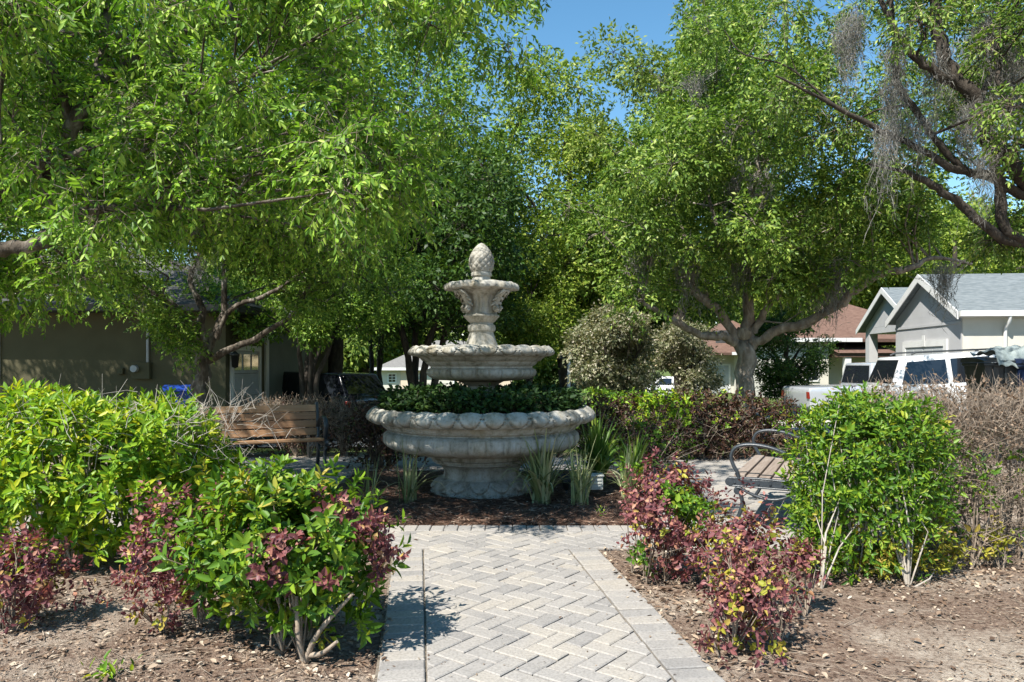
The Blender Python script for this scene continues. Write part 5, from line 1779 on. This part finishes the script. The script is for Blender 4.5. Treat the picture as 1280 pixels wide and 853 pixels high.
# ------------------------------------------------------------------ bins, lamp, box
def wheeled_bin(label, loc, rotz, mat, h=1.12, w=.62, d=.68, mark=None, group=None, open_lid=False):
    root = thing('wheeled_bin', label, 'bin', loc, rotz, group)
    mb = MB()
    b0, b1 = .78, 1.0
    z0, z1 = .08, h * .9
    V = [(-w / 2 * b0, -d / 2 * b0, z0), (w / 2 * b0, -d / 2 * b0, z0), (w / 2 * b0, d / 2 * b0, z0), (-w / 2 * b0, d / 2 * b0, z0), (-w / 2, -d / 2, z1), (w / 2, -d / 2, z1), (w / 2, d / 2, z1), (-w / 2, d / 2, z1)]
    mb.add(V, [(0, 3, 2, 1), (4, 5, 6, 7), (0, 1, 5, 4), (1, 2, 6, 5), (2, 3, 7, 6), (3, 0, 4, 7)])
    mb.box(-w / 2 - .025, w / 2 + .025, -d / 2 - .025, d / 2 + .025, z1 - .05, z1 + .002, bev=.01)
    for x in (-.18, 0, .18):
        mb.box(x - .02, x + .02, -d / 2 - .012, -d / 2 + .03, h * .45, z1 - .06, bev=.006)
    body = mb.build('body', mat, root)
    if mark:
        mk = MB()
        mk.box(-.05, .05, -d / 2 - .02, -d / 2 - .013, h * .62, h * .74)
        mk.build('white_mark', M['white'], body)
    lid = MB()
    sec = [(-d / 2 - .05, z1 + .008), (-d / 2 - .05, z1 + .04), (-d / 4, z1 + .085), (d / 4, z1 + .10), (d / 2 + .03, z1 + .07), (d / 2 + .03, z1 + .008)]
    lid.prism(sec, 'x', -w / 2 - .04, w / 2 + .04)
    lid.build('lid', mat, root)
    hd = MB()
    hd.tube([(-w / 2 + .05, d / 2 + .02, z1 - .02), (-w / 2 + .05, d / 2 + .09, z1 - .01), (w / 2 - .05, d / 2 + .09, z1 - .01), (w / 2 - .05, d / 2 + .02, z1 - .02)], .016, 8)
    hd.build('handle', mat, root)
    for sd in (-1, 1):
        wl = MB()
        wl.tube([(sd * (w / 2 - .02) - .03, d / 2 - .02, .11), (sd * (w / 2 - .02) + .03, d / 2 - .02, .11)], .11, 16, smooth=False)
        wl.build('wheel', M['rubber'], root)
    return root


def build_small_things():
    BG = 'wheeled bins by the driveway'
    x, y = at(1243, 460, 12.6)[:2]
    wheeled_bin('black wheeled bin at the right edge beside the white wagon, heaped with a tarp', (x, y, gz(x, y)), -.1, M['bin_black'], h=1.20, w=.66, group=BG)
    x2, y2 = at(1292, 460, 12.3)[:2]
    wheeled_bin('navy wheeled bin with a small white mark, cut by the right edge', (x2, y2, gz(x2, y2)), .05, M['bin_navy'], h=1.18, w=.66, mark=True, group=BG)
    # tarp lying over both bins
    X, Y = np.meshgrid(np.linspace(x - .2, x2 + .42, 40), np.linspace(y - .42, y + .36, 24))
    u = (X - x + .2) / (x2 - x + .62)
    top = gz(x, y) + 1.20 + .02
    Z = top + .05 + .10 * u + .03 * np.sin(9 * X + 4 * Y) + .025 * np.sin(21 * Y - 8 * X) + .02 * np.sin(33 * X + 17 * Y) - .28 * sstep((y - .30 - Y) / .14)
    idx = np.arange(X.size).reshape(X.shape)
    q = np.stack([idx[:-1, :-1], idx[:-1, 1:], idx[1:, 1:], idx[1:, :-1]], -1).reshape(-1, 4)
    V1 = np.stack([X, Y, Z], -1).reshape(-1, 3)
    o = np_mesh('tarp', [(V1, q, 0), (V1 - np.array([0, 0, .012]), q[:, ::-1], 0)], M['tarp'], smooth=True)
    tag(o, 'crumpled grey green tarp heaped over the two bins at right', 'tarp')
    # blue cart by the forked tree
    p = at(224, 478, 11.6)
    wheeled_bin('bright blue recycling cart behind the left hedge, by the forked tree trunk', (p[0], p[1], gz(p[0], p[1])), .3, M['bin_blue'], h=1.09, w=.36, d=.42)
    # street lamp
    d = 21.
    x = (711 - 640) * d / F
    g = gz(x, d)
    root = thing('street_lamp', 'slim white street lamp post with a dark lantern beyond the fountain', 'street lamp', (x, d, g))
    mb = MB()
    mb.tube([(0, 0, 0), (0, 0, .25), (0, 0, .3), (0, 0, 2.42)], [.08, .08, .05, .042], 12)
    mb.build('pole', M['white'], root)
    mb = MB()
    mb.tube([(0, 0, 2.12), (-.12, 0, 2.22), (-.24, 0, 2.14)], .02, 8)
    mb.build('arm', M['bronze'], root)
    mb = MB()
    mb.lathe([(.0, 2.16), (.04, 2.14), (.12, 2.07), (.12, 2.05), (.09, 2.04), (.065, 1.82), (.04, 1.79), (0, 1.78)], -.24, 0, 12)
    mb.build('lantern', M['bronze'], root)
    # white utility box on a short post
    p = at(741, 625, 7.62)
    root = thing('utility_box', 'small white louvered utility box on a short post in the fountain bed', 'utility box', (p[0], p[1], .02))
    mb = MB()
    mb.box(-.09, -.04, -.025, .025, -.05, .12, bev=.006)
    mb.build('post', M['box_white'], root)
    mb = MB()
    mb.box(-.07, .10, -.06, .07, .09, .225, bev=.008)
    mb.box(-.08, .11, -.075, .085, .225, .245, bev=.006)
    for k in range(3):
        mb.box(-.05, .08, -.068, -.058, .115 + k * .035, .13 + k * .035)
    mb.build('housing', M['box_white'], root)
    # low black garden light next to the spiky clump
    p = at(708, 615, 7.75)
    root = thing('garden_light', 'short black garden light half hidden by the spiky clump', 'garden light', (p[0], p[1], .02))
    mb = MB()
    mb.tube([(0, 0, -.05), (0, 0, .1)], .012, 8)
    mb.build('stake', M['iron'], root)
    mb = MB()
    mb.tube([(0, .02, .08), (-.01, -.06, .16), (-.015, -.1, .2)], [.035, .05, .055], 12)
    mb.build('lamp_head', M['iron'], root)


# ------------------------------------------------------------------ houses
def gable_roof(mb, x0, x1, y0, y1, zc, zr, axis='x', over=.4, th=.14, side=.35):
    """two slabs meeting at a ridge; ridge along axis"""
    if axis == 'x':
        ym = (y0 + y1) / 2
        sl = (zr - zc) / (ym - y0)
        ya, yb = y0 - over, y1 + over
        za = zc - sl * over
        mb.prism([(ya, za), (ym, zr), (yb, za), (yb, za + th), (ym, zr + th * 1.25), (ya, za + th)], 'x', x0 - side, x1 + side)
    else:
        xm = (x0 + x1) / 2
        sl = (zr - zc) / (xm - x0)
        xa, xb = x0 - over, x1 + over
        za = zc - sl * over
        mb.prism([(xa, za), (xm, zr), (xb, za), (xb, za + th), (xm, zr + th * 1.25), (xa, za + th)], 'y', y0 - side, y1 + side)


def hip_roof(mb, x0, x1, y0, y1, zc, zr, over=.45, th=.16):
    a = [(x0 - over, y0 - over), (x1 + over, y0 - over), (x1 + over, y1 + over), (x0 - over, y1 + over)]
    w, d = x1 - x0, y1 - y0
    ins = min(w, d) / 2 + over
    if w >= d:
        r1, r2 = (x0 - over + ins, (y0 + y1) / 2), (x1 + over - ins, (y0 + y1) / 2)
        V = [(*p, zc) for p in a] + [(*p, zc + th) for p in a] + [(*r1, zr), (*r2, zr)]
        Fc = [(3, 2, 1, 0), (0, 1, 5, 4), (1, 2, 6, 5), (2, 3, 7, 6), (3, 0, 4, 7), (4, 5, 9, 8), (5, 6, 9), (6, 7, 8, 9), (7, 4, 8)]
    else:
        r1, r2 = ((x0 + x1) / 2, y0 - over + ins), ((x0 + x1) / 2, y1 + over - ins)
        V = [(*p, zc) for p in a] + [(*p, zc + th) for p in a] + [(*r1, zr), (*r2, zr)]
        Fc = [(3, 2, 1, 0), (0, 1, 5, 4), (1, 2, 6, 5), (2, 3, 7, 6), (3, 0, 4, 7), (4, 5, 8), (5, 6, 9, 8), (6, 7, 9), (7, 4, 8, 9)]
    mb.add(V, Fc)


def window_part(root, plane, u0, u1, z0, z1, off, grid=(2, 3), fr=.07, frame_mat=None):
    """window on a wall: plane 'y' (facing -y at y=off) or 'x' (facing -x at x=off) or 'X' (facing +x)"""
    sg = {'y': -1, 'x': -1, 'X': 1}[plane]

    def B(mb, a0, a1, c0, c1, n0, n1):
        lo, hi = sorted((off + sg * n0, off + sg * n1))
        if plane == 'y': mb.box(a0, a1, lo, hi, c0, c1)
        else: mb.box(lo, hi, a0, a1, c0, c1)
    f = MB()
    B(f, u0 - fr, u0, z0 - fr, z1 + fr, .004, .06)
    B(f, u1, u1 + fr, z0 - fr, z1 + fr, .004, .06)
    B(f, u0, u1, z0 - fr, z0, .004, .058)
    B(f, u0, u1, z1, z1 + fr, .004, .058)
    for i in range(1, grid[0]):
        u = u0 + (u1 - u0) * i / grid[0]
        B(f, u - .02, u + .02, z0, z1, .012, .04)
    for i in range(1, grid[1]):
        z = z0 + (z1 - z0) * i / grid[1]
        B(f, u0, u1, z - .02, z + .02, .012, .042)
    w = f.build('window', frame_mat or M['white'], root)
    p = MB()
    B(p, u0, u1, z0, z1, .003, .014)
    p.build('pane', M['glass'], w)
    return w


def garage_door(root, plane, u0, u1, z0, z1, off, rows=4, cols=4, mat=None, frame=.12, lites=False):
    sg = {'y': -1, 'x': -1, 'X': 1}[plane]

    def B(mb, a0, a1, c0, c1, n0, n1, bev=0):
        lo, hi = sorted((off + sg * n0, off + sg * n1))
        if plane == 'y': mb.box(a0, a1, lo, hi, c0, c1, bev=bev)
        else: mb.box(lo, hi, a0, a1, c0, c1, bev=bev)
    d = MB()
    for i in range(rows):
        h = (z1 - z0) / rows
        B(d, u0, u1, z0 + i * h + .004, z0 + (i + 1) * h - .008, .003, .03)
        for j in range(cols):
            w = (u1 - u0) / cols
            if not (lites and i == rows - 1):
                B(d, u0 + j * w + .06, u0 + (j + 1) * w - .06, z0 + i * h + .08, z0 + (i + 1) * h - .08, .031, .045, .006)
    o = d.build('garage_door', mat or M['garage_white'], root)
    if lites:
        p = MB()
        h = (z1 - z0) / rows
        for j in range(cols):
            w = (u1 - u0) / cols
            B(p, u0 + j * w + .06, u0 + (j + 1) * w - .06, z1 - h + .08, z1 - .08, .031, .04)
        p.build('pane', M['glass'], o)
    f = MB()
    B(f, u0 - frame, u0, z0, z1 + frame, .003, .06)
    B(f, u1, u1 + frame, z0, z1 + frame, .003, .06)
    B(f, u0, u1, z1, z1 + frame, .003, .062)
    f.build('door_frame', M['white'], root)
    return o


def part_box(root, name, mat, *b, bev=0):
    m = MB()
    m.box(*b, bev=bev)
    return m.build(name, mat, root)


def build_houses():
    # ---- olive house at left
    ox, oy = -6.2, 16.0
    g = gz(-8, 16) - .06
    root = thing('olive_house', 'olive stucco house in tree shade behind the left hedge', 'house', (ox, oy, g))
    h = 2.95
    mb = MB()
    mb.box(-9.5, 0, 0, 9.5, -.5, h)
    mb.build('wall', M['stucco_olive'], root)
    mb = MB()
    hip_roof(mb, -9.5, 0, 0, 9.5, h + .002, h + 2.4, over=.5)
    mb.build('roof', M['roof_dark'], root)
    part_box(root, 'gutter', M['bronze'], -10.0, .5, -.62, -.5, h + .01, h + .14)
    e = lambda px: (px - 640) * oy / F - ox
    ez = lambda py: CH + (YH - py) * oy / F - g
    part_box(root, 'meter_cabinet', M['stucco_olive'], e(168), e(190), -.12, 0, ez(474), ez(453), bev=.01)
    part_box(root, 'junction_box', M['stucco_olive'], e(148), e(156), -.09, 0, ez(468), ez(460), bev=.008)
    m = MB()
    m.tube([(e(173), -.13, ez(461)), (e(173), -.22, ez(461))], .075, 14)
    m.build('electric_meter', M['stucco_grey'], root)
    m = MB()
    m.tube([(e(186), -.05, ez(453)), (e(186), -.05, ez(440)), (e(186), -.05, h)], .03, 8)
    m.build('conduit', M['stucco_grey'], root)
    window_part(root, 'y', e(-45), e(0) - .06, ez(470), ez(412), 0)
    # side facing the garden: door, lantern, trim
    garage_door(root, 'X', .35, 2.0, .06, 2.15, 0, rows=4, cols=3, lites=True)
    m = MB()
    m.lathe([(0, 1.75), (.07, 1.78), (.09, 2.02), (.12, 2.03), (.03, 2.12), (0, 2.13)], .16, .12, 8)
    m.box(0, .16, .1, .14, 2.06, 2.09)
    m.build('wall_lantern', M['bronze'], root)
    part_box(root, 'corner_trim', M['white'], .003, .05, 2.5, 2.72, 0, h)
    part_box(root, 'side_panel', M['stucco_sage'], .003, .04, 2.74, 6.5, 0, h - .002)

    # ---- cream house far behind the fountain on the left
    d = 66.
    k = d / F
    x0, x1 = (474 - 640) * k, (640 - 640) * k
    g = CH + (YH - 491) * k
    root = thing('cream_house', 'cream bungalow with a gridded window seen under the trees left of the upper basin', 'house', (x0, d, g))
    w = x1 - x0
    hh = CH + (YH - 463) * k - g
    part_box(root, 'wall', M['stucco_cream'], 0, 1.9, 0, 9, -.6, hh)
    part_box(root, 'garage_wall', M['stucco_pink'], 1.95, w, -.25, 8.5, -.6, hh)
    mb = MB()
    hip_roof(mb, 0, w, -.3, 9, hh + .002, hh + 2.8, over=.4)
    mb.build('roof', M['roof_tan'], root)
    part_box(root, 'fascia', M['white'], -.45, w + .45, -.80, -.71, hh, hh + .24)
    window_part(root, 'y', .85, 1.45, .95, hh - .35, 0, grid=(2, 3), fr=.1)
    garage_door(root, 'y', 2.7, 6.6, 0, hh - .5, -.25, mat=M['stucco_cream'])

    # ---- white house with brown roof behind the mossy trunk
    d = 50.
    k = d / F
    x0 = (880 - 640) * k
    root = thing('white_house', 'white house with brown shingle roof behind the pale trunk of the mossy tree', 'house', (x0, d, gz(16, d)))
    g = gz(16, d)
    hh = CH + (YH - 444) * k - g
    xs = (922 - 640) * k - x0
    part_box(root, 'wall', M['stucco_cream'], 0, xs, .9, 9, -.8, hh)
    part_box(root, 'front_wall', M['stucco_cream'], xs + .004, 5.6, 0, 8, -.8, hh)
    mb = MB()
    hip_roof(mb, 0, 5.6, 0, 9, hh + .002, hh + 2.5, over=.4)
    mb.build('roof', M['roof_brown'], root)
    part_box(root, 'fascia', M['white'], xs - .5, 6.05, -.52, -.41, hh, hh + .2)
    m = MB()
    m.tube([(xs + .1, -.35, hh + .02), (xs + .1, -.15, hh - .35), (xs + .1, -.08, hh - .45), (xs + .1, -.08, -.5)], .07, 8)
    m.build('downpipe', M['white'], root)
    m = MB()
    zv = hh + .75
    m.prism([(-.8, zv), (.8, zv), (.45, zv + .95), (-.45, zv + .95)], 'y', .5, 2.6)
    v = m.build('roof_vent', M['roof_dark'], root)
    v.location = (1.7, 0, 0)
    garage_door(root, 'y', .5, xs - .35, 0, 1.9, .9, mat=M['garage_white'])

    # ---- cream house with brown roof, left of the grey gable
    d = 37.
    k = d / F
    x0 = (992 - 640) * k
    g = gz(15, d)
    root = thing('brown_roof_house', 'cream house with a brown shingle roof left of the grey gabled house', 'house', (x0, d, g))
    hh = CH + (YH - 428) * k - g
    part_box(root, 'wall', M['stucco_cream'], 0, 1.75, 0, 9, -.8, hh)
    part_box(root, 'porch_wall', M['stucco_cream'], 1.754, 8.0, 1.0, 9, -.8, hh - .25)
    mb = MB()
    hip_roof(mb, 0, 8.0, 0, 9, hh + .002, hh + 2.4, over=.4)
    mb.build('roof', M['roof_brown'], root)
    part_box(root, 'fascia', M['white'], -.42, 3.2, -.52, -.41, hh + .005, hh + .2)
    m = MB()
    m.box(1.9, 4.6, -.9, .9, hh - .75, hh - .55)
    m.add([(1.8, -1.0, hh - .55), (4.7, -1.0, hh - .55), (4.7, 1.0, hh - .1), (1.8, 1.0, hh - .1)], [(0, 1, 2, 3)])
    m.build('porch_roof', M['roof_brown'], root)
    m = MB()
    m.box(2.2, 2.5, -.85, -.55, -.8, hh - .76)
    m.box(3.6, 3.9, -.85, -.55, -.8, hh - .76)
    m.build('porch_post', M['white'], root)
    window_part(root, 'y', .6, 1.2, .9, hh - .5, 0)

    # ---- grey gabled house at right
    O = np.array([13.08, 21.5])
    g = gz(13, 22)
    root = thing('grey_gabled_house', 'grey stucco house with two gables, a garage and a grey shingle roof at far right', 'house', (O[0], O[1], g - .02), -math.atan2(.45, 4.5))
    zE, zR = 2.92 - g, 4.15 - g
    W = 4.6
    mb = MB()
    mb.box(0, 14, 0, W, -.6, zE)
    mb.prism([(0 + .0, zE + .002), (W, zE + .002), (W / 2, zR - .03)], 'x', .002, .3)
    mb.build('wall', M['stucco_grey'], root)
    front = MB()
    front.box(.012, 13.9, -.035, -.003, -.6, zE - .002)
    front.build('front_wall', M['stucco_cream'], root)
    mb = MB()
    gable_roof(mb, 0, 14, 0, W, zE + .03, zR, 'x', over=.28, th=.12, side=.22)
    mb.build('roof', M['roof_grey'], root)
    # white rake boards, gutter, band, downpipe
    sl = (zR - zE - .03) / (W / 2)
    rk = MB()
    for s in (0, 1):
        ya, za = (-.28, zE + .03 - sl * .28) if s == 0 else (W + .28, zE + .03 - sl * .28)
        ym, zm = W / 2, zR
        rk.prism([(ya, za - .10), (ym, zm - .10), (ym, zm + .155), (ya, za + .125)], 'x', -.252, -.224)
    rk.build('rake_board', M['white'], root)
    gzv = zE + .03 - sl * .28
    part_box(root, 'gutter', M['white'], -.20, 14.3, -.40, -.285, gzv - .02, gzv + .14)
    part_box(root, 'soffit', M['white'], -.20, 14.2, -.28, -.036, gzv - .035, gzv - .005)
    part_box(root, 'band', M['stucco_grey'], -.03, -.003, .02, W - .02, zE - .32, zE - .24)
    m = MB()
    m.tube([(1.15, -.34, gzv - .02), (1.15, -.32, gzv - .15), (1.15, -.12, gzv - .32), (1.15, -.085, gzv - .45), (1.15, -.085, 0)], .05, 8)
    m.build('downpipe', M['white'], root)
    garage_door(root, 'x', 1.0, 3.7, 0, 2.05, 0, rows=4, cols=4, frame=.2)
    part_box(root, 'keystone', M['white'], -.075, -.064, 2.2, 2.4, 2.06, 2.42)
    # second, set back gable with a shaded porch
    y0, y1 = 5.4, 10.2
    mb = MB()
    mb.box(2.6, 13, W + .004, y1, -.6, zE)
    mb.build('porch_wall', M['stucco_blue'], root)
    mb = MB()
    mb.prism([(y0, zE), (y1, zE), ((y0 + y1) / 2, zR + .1)], 'x', 1.0, 1.3)
    mb.box(1.002, 2.59, y0 + .02, y1 - .02, zE - .25, zE - .003)
    mb.box(1.0, 1.35, y0, y0 + .4, -.6, zE - .252)
    mb.box(1.0, 1.35, y1 - .4, y1, -.6, zE - .252)
    mb.build('porch_gable', M['stucco_grey'], root)
    mb = MB()
    gable_roof(mb, 1.0, 13, y0, y1, zE + .03, zR + .13, 'x', over=.35, th=.12, side=.25)
    mb.build('porch_roof', M['roof_grey'], root)
    rk = MB()
    sl2 = (zR + .1 - zE) / ((y1 - y0) / 2)
    for s in (0, 1):
        ya = y0 - .35 if s == 0 else y1 + .35
        za = zE + .03 - sl2 * .35
        rk.prism([(ya, za - .08), ((y0 + y1) / 2, zR + .05), ((y0 + y1) / 2, zR + .285), (ya, za + .125)], 'x', .718, .746)
    rk.build('rake_board', M['white'], root)
    part_box(root, 'front_door', M['bronze'], 2.53, 2.59, 6.9, 7.9, 0, 2.1)


# ------------------------------------------------------------------ world, camera, render
def build_world():
    sc = bpy.context.scene
    w = bpy.data.worlds.new('World')
    sc.world = w
    w.use_nodes = True
    nt = w.node_tree
    bg = nt.nodes['Background']
    sky = nt.nodes.new('ShaderNodeTexSky')
    sky.sky_type = 'NISHITA'
    sky.sun_disc = False
    sky.sun_elevation = SUN_EL
    sky.sun_rotation = math.radians(180) + SUN_AZ
    sky.air_density = 1.0
    sky.dust_density = .0
    sky.ozone_density = 1.0
    hs = nt.nodes.new('ShaderNodeHueSaturation')
    hs.inputs['Saturation'].default_value = 1.22
    hs.inputs['Hue'].default_value = .488
    nt.links.new(sky.outputs[0], hs.inputs['Color'])
    nt.links.new(hs.outputs[0], bg.inputs['Color'])
    bg.inputs['Strength'].default_value = .098
    l = bpy.data.lights.new('sun', 'SUN')
    l.energy = 5.0
    l.angle = math.radians(.55)
    l.color = (1, .955, .87)
    o = bpy.data.objects.new('sun', l)
    C.objects.link(o)
    o.rotation_euler = Vector((-SUN[0], -SUN[1], -SUN[2])).to_track_quat('-Z', 'Y').to_euler()
    o.location = (0, 0, 30)
    cam = bpy.data.cameras.new('camera')
    cam.sensor_width = 36
    cam.lens = 36 * F / 1280
    cam.shift_y = (YH - 426.5) / 1280
    cam.clip_start = .05
    cam.clip_end = 3000
    co = bpy.data.objects.new('camera', cam)
    C.objects.link(co)
    co.location = (0, 0, CH)
    co.rotation_euler = (PI / 2, 0, 0)
    sc.camera = co
    sc.view_settings.view_transform = 'Standard'
    sc.view_settings.look = 'None'
    sc.view_settings.exposure = EXPOSURE
    sc.view_settings.gamma = 1
    sc.view_settings.use_curve_mapping = False
    cy = sc.cycles
    cy.max_bounces = 7
    cy.diffuse_bounces = 4
    cy.glossy_bounces = 2
    cy.transmission_bounces = 5
    cy.use_denoising = True


EXPOSURE = 1.1
build_world()
build_ground()
sheet('road', M['asphalt'], -60, 60, 14.6, 20.0, 2.0, .03)
sheet('driveway', M['concrete'], 7.0, 12.9, 15.5, 26.5, .5, .05)
build_paving()
build_litter()
build_fountain()
build_bench('brown slatted park bench left of the fountain, behind the yellow green hedge', (-3.17, 9.2, .01), math.radians(25), M['wood'], 1.6)
build_bench('park bench showing its black iron arm, half hidden behind the right green hedge', (2.43, 6.80, .01), math.radians(-115), M['wood_grey'], 1.5)
build_shrubs()
build_trees()
build_background_trees()
build_vehicles()
build_small_things()
build_houses()
